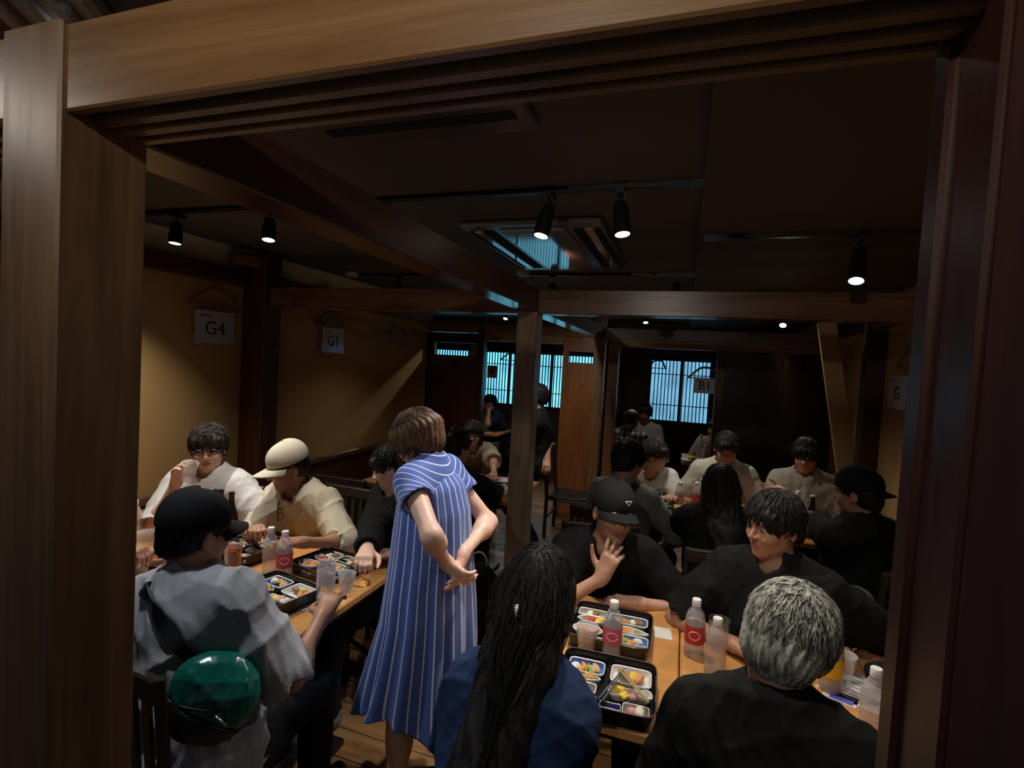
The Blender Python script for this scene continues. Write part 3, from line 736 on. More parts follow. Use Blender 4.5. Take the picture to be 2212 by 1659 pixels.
def add_head(S, hc, F, fem=False, sc=1.0, ears=True):
    r, f, u = F
    P = lambda x, y, z: hc + (r * x + f * y + u * z) * sc
    E = lambda c, rad, k, neg=False: S.ell(P(*c), np.array(rad) * sc, F, k * sc, neg)
    C = lambda a, b, ra, rb, k, neg=False: S.cone(P(*a), P(*b), ra * sc, rb * sc, k * sc, neg)
    E((0, -.012, .030), (.074, .094, .084), 0.02)
    E((0, .022, -.030), (.060, .064, .074), 0.03)
    E((0, .022, -.062), (.050 if fem else .055, .058, .045), 0.02)
    E((0, .062, -.094), (.022, .022, .018), 0.03)
    for x in (-1, 1): E((.036 * x, .056, -.028), (.025, .026, .026), 0.02)
    C((-.030, .077, .024), (.030, .077, .024), .012, .012, 0.02)
    for x in (-1, 1): E((.031 * x, .092, .003), (.017, .013, .0065), 0.009, True)
    C((0, .084, .012), (0, .105, -.024), .0065, .0100, 0.010)
    for x in (-1, 1): E((.0105 * x, .094, -.028), (.0085, .0095, .0075), 0.006)
    C((-.017, .081, -.0565), (.017, .081, -.0565), .0065, .0065, 0.006)
    C((-.015, .0805, -.0675), (.015, .0805, -.0675), .0072, .0072, 0.006)
    E((0, .090, -.062), (.022, .010, .0016), 0.003, True)
    if ears:
        for x in (-1, 1):
            E((.077 * x, -.012, -.008), (.0085, .019, .031), 0.006)
            E((.086 * x, -.004, -.005), (.006, .010, .017), 0.003, True)
def head_attr(me, hc, F, sc, beard=0.0):
    p = ((verts_of(me) - hc) @ np.array(F).T) / sc
    x = np.abs(p[:, 0]); y = p[:, 1]; z = p[:, 2]
    lip = np.clip(1.3 - np.sqrt((x / .023) ** 2 + ((z + .062) / .0095) ** 2), 0, 0.4) / 0.4 * (y > .055)
    bl = np.abs(z - (.0235 - (np.abs(x - .028)) * .16)); brow = np.clip(1.5 - bl / .0042, 0, 1) * np.clip((x - .010) / .006, 0, 1) * np.clip((.050 - x) / .006, 0, 1) * (y > .05)
    be = np.clip((-.035 - z + np.clip(x - .03, 0, 1) * 0.9) / .02, 0, 1) * (y > 0.0) * (z > -.14) * beard
    for nm, a in (('lip', lip), ('brow', brow), ('beard', be)):
        q = me.attributes.new(nm, 'FLOAT', 'POINT'); q.data.foreach_set('value', a.astype(np.float32))

def strands(mb, hc, F, n, seed, length, sc=1.0, thick=0.004, phi=(0, 360), theta=(5, 95), grav=0.12, curl=0.25, ell=(.084, .104, .094), cen=(0, -.012, .032), seg=7, crown=(0, -0.35, 0.94), lift=1.02, down=None, side=3, hug=True, flare=0.05, gather=0.0):
    rg = np.random.RandomState(seed); F = np.array(F); dn = F @ np.array([0, 0, -1.0]) if down is None else np.array(down)
    ell = np.array(ell); cen = np.array(cen); cr = unit(crown); a1 = unit(np.cross(cr, (1, 0, 0))); a2 = np.cross(cr, a1)
    for i in range(n):
        th = math.radians(rg.uniform(*theta)); ph = math.radians(rg.uniform(*phi))
        d = cr * math.cos(th) + math.sin(th) * (a1 * math.cos(ph) + a2 * math.sin(ph))
        tng = -cr * math.sin(th) + math.cos(th) * (a1 * math.cos(ph) + a2 * math.sin(ph))
        p = d * ell; v = unit(tng + rg.normal(size=3) * 0.25)
        L = length(d, rg) if callable(length) else length * rg.uniform(0.7, 1.2)
        ds = L / seg; pts = []; w1 = rg.normal(size=3) * curl; w2 = rg.uniform(0, 6.28); lf = lift + rg.uniform(0, 0.05)
        gk = grav
        for k in range(seg + 1):
            pts.append(hc + ((p + cen) @ F) * sc)
            v = unit(v * (1 - gk) + dn * gk + w1 * math.sin(w2 + k * 0.9)); p = p + v * ds
            e = math.sqrt(((p / ell) ** 2).sum())
            if hug or (p @ dn) < 0.012:
                e2 = min(max(e, lf - 0.03), lf + flare * (k / seg) ** 2); p = p / e * e2
                n_ = unit(p / ell ** 2); v = unit(v - n_ * (v @ n_) * 0.8)
            else:
                gk = max(grav, 0.45)
                if gather: v = unit(v - np.array([p[0] * gather, 0, 0]))
                if e < lf: p = p / e * lf
        t = thick * rg.uniform(0.6, 1.3) * sc
        mb.tube(pts, [t * 0.7] + [t] * (seg - 2) + [t * 0.75, t * 0.12], n=side, cap=False)
def base_hair(S, hc, F, sc, grow=0.0, nape=-.06, front=True, carve=(.060, .060, .088), cz=-.036, fringe=0.0):
    r, f, u = F; P = lambda x, y, z: hc + (r * x + f * y + u * z) * sc
    S.ell(P(0, -.012, .032), np.array([.081 + grow, .101 + grow, .091 + grow]) * sc, F, 0.02)
    S.ell(P(0, -.045, -.02), np.array([.070 + grow, .062 + grow, .075]) * sc, F, 0.02)
    if front: S.ell(P(0, .100, cz), np.array(carve) * sc, F, 0.012, True)
    for x in (-1, 1): S.ell(P(.095 * x, .012, -.045), np.array([.04, .038, .055]) * sc, F, 0.01, True)
    S.cut(P(0, -.05, nape), -u * 1.0 + f * 0.35, 0.01)
    if fringe:
        S.cone(P(-.048, .066, .055), P(.048, .066, .055), fringe, fringe, 0.02)
def groove(hc, F, sc, amp=0.003, nfreq=26, seed=1):
    F = np.array(F, np.float32); hc = np.array(hc, np.float32)
    def fn(P):
        p = (P - hc) @ F.T / sc; cr = np.array([0, -.34, .94], np.float32)
        az = np.arctan2(p[:, 0], p[:, 1] + 0.03); h = p[:, 2]
        return (amp * np.sin(nfreq * az + 3 * np.sin(h * 30 + seed) + seed) + amp * 0.6 * np.sin(nfreq * 2.3 * az + 5 * np.sin(h * 22 + 2 * seed))).astype(np.float32)
    return fn
def glasses(par, hc, F, sc, m, r=0.021, name='glasses'):
    rr, f, u = F; mb = MB(); P = lambda x, y, z: hc + (rr * x + f * y + u * z) * sc
    for x in (-1, 1):
        mb.tube([P(.032 * x + r * math.cos(a) * 1.1, .104, .002 + r * 0.85 * math.sin(a)) for a in np.linspace(0, 2 * math.pi, 17)], 0.0017, n=5, cap=False)
        mb.tube([P(.055 * x, .102, .008), P(.074 * x, .06, .008), P(.082 * x, -.005, .006), P(.082 * x, -.02, -.006)], 0.0016, n=5)
    mb.tube([P(-.010, .106, .006), P(0, .109, .008), P(.010, .106, .006)], 0.0016, n=5)
    o = mb.build(name, m, par, True); o.matrix_parent_inverse = Matrix.Translation((-par.location[0], -par.location[1], 0)); return o
def cap(par, hc, F, sc, m, back=False, brim_m=None, tall=0.0, name='cap', yawo=0.0):
    """baseball cap: panelled crown, curved brim, button"""
    F = np.array(F)
    if back: F = np.array([-F[0], -F[1], F[2]])
    if yawo:
        a = math.radians(yawo); F = np.array([F[0] * math.cos(a) + F[1] * math.sin(a), F[1] * math.cos(a) - F[0] * math.sin(a), F[2]])
    r, f, u = F; off = 0.012 if not back else -0.010
    P = lambda x, y, z: hc + (r * x + f * y + u * z) * sc
    c = (0, -.012 + (0.0 if not back else .018), .050); A = (.089, .108, .096 + tall)
    mb = MB(); rows = []
    n = 36
    for j in range(0, 13):
        t = j / 12; ph = -0.18 + t * (math.pi / 2 + 0.18); row = []
        for i in range(n):
            th = 2 * math.pi * i / n; pan = 1 - 0.012 * abs(math.sin(3 * th)) * math.sin(min(1, t * 1.2) * math.pi / 1.3) ** 2
            fl = 1 + 0.05 * math.exp(-((th - math.pi / 2) / 0.7) ** 2) * math.sin(t * math.pi)
            rad = math.cos(ph) ** 0.9 * pan if ph < math.pi / 2 - 1e-3 else 0.001
            row.append(P(c[0] + A[0] * rad * math.cos(th), c[1] + A[1] * rad * fl * math.sin(th), c[2] + A[2] * math.sin(ph) - 0.006 * math.sin(th)))
        rows.append(row)
    inn = [[hc + ((np.array(q) - hc) * 0.965) for q in rows[0]]] + [rows[0]]
    mb.grid(rows, True); mb.grid(inn, True)
    o = mb.build(name, m, par, True); o.matrix_parent_inverse = Matrix.Translation((-par.location[0], -par.location[1], 0))
    bm_ = MB(); top = []; bot = []
    for j in range(6):
        t = j / 5; rt = []; rb = []
        for i in range(19):
            a = math.radians(-72 + 144 * i / 18); th = math.pi / 2 + a
            ext = (0.045 if back else 0.072) * max(0, math.cos(a * 1.15)) ** 0.55 * t
            x = A[0] * 0.985 * math.cos(th); y = c[1] + A[1] * 0.985 * math.sin(th) * 1.03 + ext
            z = c[2] - 0.022 - 0.012 * t - 0.022 * (abs(a) / 1.25) ** 2 * (0.4 + 0.6 * t) - 0.005
            rt.append(P(x, y, z + 0.003)); rb.append(P(x, y, z - 0.003))
        top.append(rt); bot.append(rb)
    bm_.grid(top, flip=True); bm_.grid(bot)
    edge = [[*[q[0] for q in top][::-1], *top[-1][0:0], ], ]
    bm_.grid([top[-1], bot[-1]], flip=True)
    bm_.grid([[q[0] for q in top], [q[0] for q in bot]]); bm_.grid([[q[-1] for q in top], [q[-1] for q in bot]], flip=True)
    bm_.build('brim', brim_m or m, o, True)
    MB().ell((0, 0, 0), (.007 * sc, .007 * sc, .004 * sc), 8, 5, Matrix.Translation(Vector(P(0, c[1], c[2] + A[2])))).build('button', m, o, True)
    return o, P

PEOPLE = []
def person(label, head, face, yaw, skin='mid', hip_z=0.525, lean=None, side=0.0, torso=0.465, sc=1.0, fem=False,
           hands=None, poles=None, hand_kw=None, forearm_dirs=None, shirt=('black', (.012, .012, .013)), sleeve=0.55, fit=0.016, trousers=('dark', (.012, .013, .018)),
           vox=0.006, feet=None, beard=0.0, eyes=True, shoes=('black', (.01, .01, .01)), sw=None, collar=0.064, fold=0.0042, standing=False, bare_legs=False, shirt_obj=True, shirt_name='shirt', shirt_mat=None, name='person', chest_yaw=None, seed=0, ears=True, hem=0.10, neck=0.080, shdrop=0.072):
    """seated (or standing) figure; head = centre of head, face = (yaw,pitch,roll), yaw = where the hips point"""
    hc = np.array(head, float); F = frame_of(*face); r_, f_, u_ = F
    f0 = frame_of(yaw)[1]; r0 = frame_of(yaw)[0]; zz = np.array([0, 0, 1.0])
    hsc = sc * (0.96 if fem else 1.0)
    ntop = hc + (f_ * -.018 + u_ * -.065) * hsc
    T = torso * sc
    nb_guess = ntop - (zz * 0.7 + u_ * 0.3) * neck * sc
    if lean is None:
        c_ = (nb_guess[2] - hip_z) / T; lean = math.degrees(math.acos(max(0.35, min(1, c_))))
    la = math.radians(lean); sa = math.radians(side)
    u = unit(math.cos(la) * zz + math.sin(la) * f0 + math.sin(sa) * r0)
    nb = ntop - unit(u * 0.75 + u_ * 0.25) * neck * sc
    hip = nb - u * T
    cy = yaw if chest_yaw is None else chest_yaw
    rc = frame_of(cy)[0]; rc = unit(rc - u * (rc @ u)); fc = np.cross(u, rc)
    SW = (sw or (0.136 if fem else 0.152)) * sc
    CF = np.array([rc, fc, u]); HFm = np.array([r0, np.cross(unit(u - r0 * (u @ r0)), r0), unit(u - r0 * (u @ r0))])
    sh = {1: nb + rc * SW - u * shdrop * sc, -1: nb - rc * SW - u * shdrop * sc}
    hj = {1: hip + r0 * 0.09 * sc, -1: hip - r0 * 0.09 * sc}
    UA, FA = 0.285 * sc, 0.245 * sc; TH, SHN = 0.41 * sc, 0.40 * sc
    hands = hands or {}; poles = poles or {}; hand_kw = hand_kw or {}; feet = feet or {}
    el, wr = {}, {}
    for s in (1, -1):
        t = hands.get(s)
        if t is None: t = hip + f0 * 0.30 + r0 * s * 0.13 + zz * 0.10
        if callable(t): t = t(hip, f0, r0, u)
        p = poles.get(s)
        if p is None: p = r0 * s * 0.7 - zz * 0.8 - f0 * 0.4
        el[s], wr[s] = ik(sh[s], np.array(t, float), UA, FA, np.array(p, float))
    kn, an = {}, {}
    for s in (1, -1):
        t = feet.get(s)
        if callable(t): t = t(hip, f0, r0, u)
        if t is None:
            t = (np.array([hip[0], hip[1], 0.075]) + f0 * 0.42 + r0 * s * 0.11) if not standing else np.array([hip[0], hip[1], 0.075]) + r0 * s * 0.09
        kn[s], an[s] = ik(hj[s], np.array(t, float), TH, SHN, f0 + zz * (0.3 if not standing else 0))
    root = empty(name, (hip[0], hip[1], 0.0), 0, label, 'person'); off = np.array([hip[0], hip[1], 0.0])
    def place(o):
        # meshes are built in room coordinates; shift them under the root
        if o.parent is root: o.matrix_parent_inverse = Matrix.Translation((-off[0], -off[1], 0))
        return o
    # ---- body
    S = SDF()
    for s in (1, -1):
        k = hand_kw.get(s, {})
        d = k.get('d', wr[s] - el[s]); n = k.get('n', -zz if abs(unit(d)[2]) < 0.8 else -rc * s)
        hand(S, wr[s], d, n, s, k.get('curl', 0.35), sc * (0.92 if fem else 1.0), k.get('curls'), k.get('thumb', 0.6), k.get('spread', 0.10))
        S.cone(el[s], wr[s], (0.031 if fem else 0.034) * sc, 0.0235 * sc, 0.02)
        S.ell(el[s] + (wr[s] - el[s]) * 0.25, [(0.034 if fem else 0.038) * sc] * 3, None, 0.04)
        S.cone(sh[s], el[s], (0.043 if fem else 0.047) * sc, (0.032 if fem else 0.035) * sc, 0.03)
    for s in (1, -1):
        S.cone(hj[s], kn[s], 0.072 * sc, 0.048 * sc, 0.03); S.cone(kn[s], an[s], 0.046 * sc, 0.031 * sc, 0.02)
        S.ell(kn[s] + (an[s] - kn[s]) * 0.32 - f0 * 0.012, np.array([0.048, 0.05, 0.10]) * sc, None, 0.03)
        S.cone(an[s] - zz * 0.03, an[s] - zz * 0.045 + f0 * 0.13 * sc, 0.032 * sc, 0.024 * sc, 0.02)
    S.cone(sh[1] * 0.6 + sh[-1] * 0.4, sh[1] * 0.4 + sh[-1] * 0.6, 0.05 * sc, 0.05 * sc, 0.05)
    S.ell(nb - u * 0.16 * sc, np.array([0.145, 0.095, 0.165]) * sc, CF, 0.05)
    S.ell(hip + u * 0.18 * sc, np.array([0.130, 0.09, 0.15]) * sc, HFm, 0.05)
    S.ell(hip + u * 0.03 * sc, np.array([0.150, 0.105, 0.11]) * sc, HFm, 0.05)
    S.cone(ntop + u_ * 0.02, nb + u * 0.0, (0.047 if fem else 0.054) * sc, (0.052 if fem else 0.060) * sc, 0.03)
    S.cone(nb, sh[1] + u * 0.015, 0.045 * sc, 0.04 * sc, 0.04); S.cone(nb, sh[-1] + u * 0.015, 0.045 * sc, 0.04 * sc, 0.04)
    add_head(S, hc, F, fem, hsc, ears)
    SB = S; cover = []
    if eyes:
        for x in (-1, 1):
            e = bpy.data.objects.new('eye', eye_mesh()); COL.objects.link(e); e.parent = root
            c = hc + (r_ * .031 * x + f_ * .0735 + u_ * .0020) * hsc - off
            M = Matrix(((r_[0], f_[0], u_[0]), (r_[1], f_[1], u_[1]), (r_[2], f_[2], u_[2]))).to_4x4()
            e.matrix_local = Matrix.Translation(Vector(c)) @ M @ Matrix.Diagonal((.0135 * hsc, .0125 * hsc, .0056 * hsc, 1))
    info = dict(root=root, hc=hc, F=F, sc=hsc, u=u, nb=nb, hip=hip, sh=sh, el=el, wr=wr, kn=kn, an=an, CF=CF, HF=HFm, f0=f0, r0=r0, place=place, vox=vox, off=off)
    # ---- trousers
    cv = max(vox * 1.5, 0.008)
    if not bare_legs:
        S = SDF()
        for s in (1, -1):
            S.cone(kn[s], an[s] + zz * 0.01, 0.066 * sc, 0.058 * sc, 0.02)
            S.ell(an[s] - zz * 0.075, [0.085, 0.085, 0.06], None, 0.005, True)
        for s in (1, -1): S.cone(hj[s], kn[s], 0.092 * sc, 0.070 * sc, 0.03)
        S.ell(hip + u * 0.02 * sc, np.array([0.170, 0.13, 0.115]) * sc, HFm, 0.05)
        cover.append(S); place(link('trousers', S.mesh(max(cv, 0.013), fold_noise(seed + 50, 0.003, 16), 'trousers'), cloth('t_' + trousers[0], trousers[1]), root))
    # ---- shoes
    for s in (1, -1):
        S = SDF(); a = an[s]; g = np.array([a[0], a[1], 0.0]) if a[2] < 0.3 else a - zz * 0.075
        S.cone(g + zz * 0.035 - f0 * 0.03, g + zz * 0.035 + f0 * 0.07, 0.042 * sc, 0.045 * sc, 0.03)
        S.cone(g + zz * 0.035 + f0 * 0.07, g + zz * 0.028 + f0 * 0.15 * sc, 0.045 * sc, 0.032 * sc, 0.03)
        S.cone(g + zz * 0.04 - f0 * 0.02, g + zz * 0.085 - f0 * 0.01, 0.042 * sc, 0.045 * sc, 0.03)
        S.ell(g + zz * 0.115 - f0 * 0.01, [.036, .036, .03], None, 0.01, True)
        S.cut(g + zz * 0.002, -zz)
        place(link('shoe', S.mesh(0.011, None, 'shoe'), mat('shoe_' + shoes[0], shoes[1], rough=0.5), root))
    # ---- shirt
    if shirt_obj:
        S = SDF(); g = fit
        for s in (1, -1):
            if sleeve <= 0: continue
            if sleeve <= 1.0:
                e = sh[s] + (el[s] - sh[s]) * sleeve; d = unit(el[s] - sh[s])
                S.cone(sh[s] - d * 0.0, e + d * 0.05, (0.056 + g) * sc, (0.054 + g * 0.95) * sc, 0.0)
                S.ell(e + d * 0.085, [0.083 * sc + g * .6] * 3, None, 0.004, True)
            else:
                q = sleeve - 1; e = el[s] + (wr[s] - el[s]) * q; d = unit(wr[s] - el[s])
                S.cone(el[s], e + d * 0.03, (0.045 + g) * sc, (0.032 + g * 0.9) * sc, 0.0)
                S.ell(e + d * 0.065, [0.065 * sc] * 3, None, 0.004, True)
        for s in (1, -1):
            if sleeve > 1: S.cone(sh[s], el[s], (0.055 + g) * sc, (0.046 + g) * sc, 0.025)
            elif sleeve > 0: S.cone(sh[s], sh[s] + (el[s] - sh[s]) * sleeve * 0.6, (0.056 + g) * sc, (0.054 + g * 1.0) * sc, 0.03)
        S.cone(nb + u * 0.005, sh[1] + u * 0.012, (0.048 + g) * sc, (0.047 + g) * sc, 0.05); S.cone(nb + u * 0.005, sh[-1] + u * 0.012, (0.048 + g) * sc, (0.047 + g) * sc, 0.05)
        S.ell(nb - u * 0.165 * sc, np.array([0.152 + g, 0.104 + g, 0.175 + g]) * sc, CF, 0.06)
        S.ell(hip + u * 0.19 * sc, np.array([0.142 + g * 1.3, 0.105 + g * 1.4, 0.18]) * sc, HFm, 0.06)
        S.ell(hip + u * 0.03 * sc, np.array([0.165 + g * 1.3, 0.125 + g * 1.4, 0.13]) * sc, HFm, 0.06)
        S.cut(hip - u * hem * sc, -u, 0.01)
        S.cone(nb - u * 0.01 + fc * 0.012, nb + u * 0.12 + u_ * 0.02, collar * sc, collar * 1.1 * sc, 0.006, True)
        if collar > 0.055: S.ell(nb + fc * 0.055 + u * 0.022, [collar * 0.72 * sc] * 3, None, 0.012, True)
        fn = fold_noise(seed, fold * .85, 26, (1, 1, .55), True)
        cover.append(S); place(link(shirt_name, S.mesh(max(vox * 1.15, 0.0068), fn, shirt_name), shirt_mat or cloth(shirt[0], shirt[1]), root))
    def hidden(P):
        m_ = np.zeros(len(P), bool)
        for c in cover: m_ |= c.eval(P) < -0.007
        return m_
    me = SB.mesh(vox, None, 'body', hidden if cover else None); head_attr(me, hc, F, hsc, beard)
    sk = {'fair': (.66, .42, .32), 'mid': (.56, .32, .22), 'tan': (.42, .22, .14), 'deep': (.33, .17, .11)}[skin]
    place(link('body', me, skin_mat('skin_' + skin, sk), root))
    PEOPLE.append(info)
    return info
def hair(I, style, m, seed=1, **k):
    hc, F, sc, root = I['hc'], I['F'], I['sc'], I['root']; place = I['place']; v = max(I['vox'], 0.005)
    S = SDF(); mb = MB()
    if style == 'short':
        g = k.get('grow', 0.004)
        base_hair(S, hc, F, sc, g, k.get('nape', -.055), fringe=k.get('fringe', 0.022), cz=k.get('cz', -.040))
        strands(mb, hc, F, int(k.get('n', 260) * 1.6), seed, k.get('length', 0.075), sc, k.get('thick', 0.0042) * .75, theta=(2, 96), grav=0.04, curl=k.get('curl', 0.22), ell=(.080 + g, .100 + g, .090 + g), lift=1.015, flare=k.get('flare', .06))
    elif style == 'bald':
        base_hair(S, hc, F, sc, 0.0, -.055, fringe=0)
        r, f, u = F; S.ell(hc + (f * 0.01 + u * 0.10) * sc, np.array([.066, .085, .07]) * sc, F, 0.01, True)
    elif style == 'undercap':
        base_hair(S, hc, F, sc, -0.001, k.get('nape', -.06), fringe=0)
        r, f, u = F; S.cut(hc + u * 0.06 * sc, u)
        strands(mb, hc, F, k.get('n', 90), seed, k.get('length', 0.05), sc, 0.003, theta=(80, 115), phi=(100, 260), grav=0.1, curl=0.2, ell=(.082, .10, .09))
    elif style == 'bob':
        r, f, u = F; dn = np.array([0, 0, -1.0]); P = lambda x, y, z: hc + (r * x + f * y + u * z) * sc
        base_hair(S, hc, F, sc, 0.008, k.get('nape', -.12), fringe=0.02, cz=-.05, carve=(.052, .05, .085))
        for a in range(60, 301, 20):
            t = math.radians(a); p = P(.066 * math.sin(t), -.012 + .080 * math.cos(t), .03)
            q = p + (dn * 0.75 - u * 0.45) * k.get('drop', 0.115) * sc; S.cone(p, q, .030 * sc, .020 * sc, 0.03)
        LL = k.get('length', 0.24)
        strands(mb, hc, F, k.get('n', 420), seed, (lambda d, q: LL * q.uniform(.7, 1.15) * (.45 if d[1] > .15 else 1)), sc, 0.0026, theta=(0, 80), grav=0.10, curl=0.05, ell=(.089, .109, .099), lift=1.01, seg=11, hug=False, flare=.02)
    elif style == 'long':
        nb, u2, fc = I['nb'], I['u'], I['CF'][1]; r, f, u = F; P = lambda x, y, z: hc + (r * x + f * y + u * z) * sc
        base_hair(S, hc, F, sc, 0.006, -.14, fringe=0.02, cz=-.05, carve=(.054, .05, .085))
        L = k.get('drop', 0.42); zz = np.array([0, 0, 1.0])
        for x in (-1, 0, 1):
            a = P(.045 * x, -.055, -.02); b = nb + I['CF'][0] * .036 * x - fc * .085; c = nb + I['CF'][0] * .036 * x - fc * (.150) - u2 * L * .5; d = nb + I['CF'][0] * .022 * x - fc * .165 - u2 * L * (1.0 if x else 1.12)
            S.cone(a, b, .056 * sc, .05 * sc, .03); S.cone(b, c, .05 * sc, .046 * sc, .04); S.cone(c, d, .046 * sc, .026 * sc, .04)
            a = P(.07 * x, -.01, .02)
            if x: S.cone(a, nb + I['CF'][0] * .060 * x - fc * .06, .028 * sc, .028 * sc, .03)
        strands(mb, hc, F, k.get('n', 420), seed, lambda d, q: q.uniform(.30, .28 + L * .75), sc, 0.0017, theta=(4, 100), grav=0.22, curl=k.get('curl', 0.10), down=np.array(F) @ unit(-u2 - fc * .10), ell=(.087, .107, .097), lift=1.01, seg=13, hug=False, flare=.02, gather=k.get('gather', 0))
    elif style == 'bun':
        r, f, u = F; P = lambda x, y, z: hc + (r * x + f * y + u * z) * sc
        base_hair(S, hc, F, sc, 0.003, -.065, fringe=0.018)
        S.ell(P(0, -.045, .125), np.array([.034, .034, .032]) * sc, F, 0.012); S.cone(P(.01, -.045, .14), P(.012, -.05, .165), .02 * sc, .008 * sc, .01)
        strands(mb, hc, F, 120, seed, 0.06, sc, 0.003, theta=(10, 95), grav=0.05, curl=0.08, ell=(.083, .104, .094))
    o = place(link('hair', S.mesh(v, groove(hc, F, sc, 0.0025, 24, seed), 'hair'), m, root))
    if mb.v:
        q = mb.build('hair_locks', m, o, True)
    return o
# ------------------------------------------------------------------ the people in the room
HB = hair_mat('hair_black', (.010, .009, .009), 0.55, 0.5)
HD = hair_mat('hair_dark', (.022, .016, .013), 0.52, 0.5)
HBR = hair_mat('hair_brown', (.10, .052, .026), 0.48, 0.45)
HG = hair_mat('hair_grey', (.30, .30, .27), 0.55, 0.75)
BLACKC = ('black_tee', (.0050, .0050, .0054))
def seat(I, label, yaw=None, back=0.02):
    """a chair under a seated person"""
    h = I['hip']; f = I['f0'] if yaw is None else frame_of(yaw)[1]
    y = math.degrees(math.atan2(f[0], f[1])); p = h - f * back
    return chair(p[0], p[1], y, label)

# --- left table -------------------------------------------------
p = person('person in white tee lifting a plastic cup beside the left wall', (-2.42, 2.12, 1.145), (140, 4, 3), 160, 'fair', vox=.006, shirt=('white', (.62, .62, .64)), sleeve=.95, fit=.026, hem=.12,
           hands={1: at(382, 1040, 1.93), -1: (-2.15, 1.95, .76)}, poles={1: (-.6, .1, -1), -1: (1, .2, -.6)}, hand_kw={1: dict(d=(.35, -.25, .75), n=(.9, .1, .1), curl=.45, thumb=.5)}, seed=11, trousers=('navy', (.02, .022, .03)))
hair(p, 'short', HD, 3, grow=.012, n=420, length=.09, thick=.0046, curl=.34, fringe=.024, cz=-.046); glasses(p['root'], p['hc'], p['F'], p['sc'], mat('metal_thin', (.25, .24, .23), metal=.8, rough=.3)); 
seat(p, 'dark slat chair under the person lifting a plastic cup')
P_CUP = p
p = person('person in cream cap and cream tee eating at the left table', (-1.95, 2.19, 1.085), (214, 16, 0), 182, 'tan', vox=.006, shirt=('cream', (.60, .55, .43)), sleeve=1.12, fit=.030, hem=.12, beard=.7,
           hands={1: at(548, 1148, 1.93), -1: at(655, 1172, 1.93)}, poles={1: (-.8, .5, -.6), -1: (.9, .4, -.6)}, hand_kw={1: dict(curl=.75), -1: dict(curl=.8, n=(-.3, -.2, -1))}, seed=12)
cap(p['root'], p['hc'], p['F'], p['sc'], cloth('cap_cream', (.58, .55, .46))); hair(p, 'undercap', HD, 5); P_CREAM = p
seat(p, 'dark slat chair under the person in the cream cap')
p = person('person in black leaning over food, half hidden by the striped dress', (-1.405, 2.32, 1.13), (250, 22, 0), 205, 'fair', vox=.006, shirt=BLACKC, sleeve=1.9, fit=.026,
           hands={1: at(790, 1195, 1.90), -1: (-1.2, 2.12, .77)}, hand_kw={1: dict(curl=.7)}, seed=13, shoes=('grey', (.16, .18, .22)))
hair(p, 'short', HB, 6, n=200, length=.06); P_LEAN = p
seat(p, 'dark slat chair under the person in black leaning over food')
p = person('person in black cap and grey tee with a green crossbody bag, seen from behind', (-1.40, 1.19, 1.118), (8, 6, 0), -4, 'tan', vox=.006, shirt=('grey_tee', (.34, .345, .36)), sleeve=1.0, fit=.034, side=-12, lean=4, hem=.20, fold=.0065, torso=.50,
           hands={1: (-1.13, 1.46, .79), -1: (-1.62, 1.50, .77)}, poles={1: (.7, -.3, -.9), -1: (-.8, -.2, -.7)}, seed=14)
cap(p['root'], p['hc'], p['F'], p['sc'], cloth('cap_black', (.006, .006, .007))); hair(p, 'undercap', HB, 7, nape=-.040, n=110, length=.028); P_BAG = p
chair(-1.345, 1.155, 4, 'dark slat chair beside the green crossbody bag, cut by the front post')
p = person('person mostly hidden behind the near left post with a hand on the table', (-1.92, 1.20, 1.12), (60, 10, 0), 20, 'deep', vox=.008, shirt=BLACKC, sleeve=.6,
           hands={1: at(262, 1175, 1.50), -1: (-2.2, 1.55, .77)}, hand_kw={1: dict(curl=.55, d=(.9, .25, -.25))}, seed=15)
hair(p, 'short', HB, 8, n=160); seat(p, 'dark slat chair behind the near left post')

# --- near right table -------------------------------------------
p = person('person in black embroidered cap resting chin on one hand', (-.25, 2.21, 1.085), (150, 2, -4), 168, 'mid', vox=.005, shirt=BLACKC, sleeve=.85, fit=.024, beard=.45,
           hands={1: at(1300, 1248, 2.06), -1: (-.12, 2.15, .745)}, poles={1: (-.9, -.2, -.75), -1: (.9, .2, -.5)}, hand_kw={1: dict(d=(.28, .02, .80), n=(.3, 1, .15), curls=(.18, .22, .42, .55), thumb=-.3, spread=.17), -1: dict(curl=.3, d=(-1, -.1, 0))}, seed=16)
o, PL = cap(p['root'], p['hc'], p['F'], p['sc'], cloth('cap_black2', (.012, .012, .013))); P_CHIN = p; CAP_CHIN = (o, PL)
hair(p, 'undercap', HB, 9); glasses(p['root'], p['hc'], p['F'], p['sc'], mat('metal_thin', (.25, .24, .23), metal=.8, rough=.3))
seat(p, 'dark slat chair under the person resting chin on hand')
p = person('person in plain black tee looking left, jacket on chair behind', (.345, 2.10, 1.155), (233, 6, 0), 190, 'tan', vox=.005, shirt=('black_tee2', (.0065, .0065, .006)), sleeve=.9, fit=.026, chest_yaw=200,
           hands={1: (.22, 1.95, .755), -1: (.60, 2.12, .60)}, poles={1: (-.9, .1, -.6), -1: (.8, .3, -.6)}, hand_kw={1: dict(curl=.3), -1: dict(curl=.3)}, seed=17)
hair(p, 'short', HB, 10, grow=.009, n=420, length=.058, fringe=.018, cz=-.040, thick=.0040, curl=.18); P_LOOK = p
CH_JACKET = seat(p, 'dark slat chair with a grey jacket draped over its back', yaw=205, back=.06)
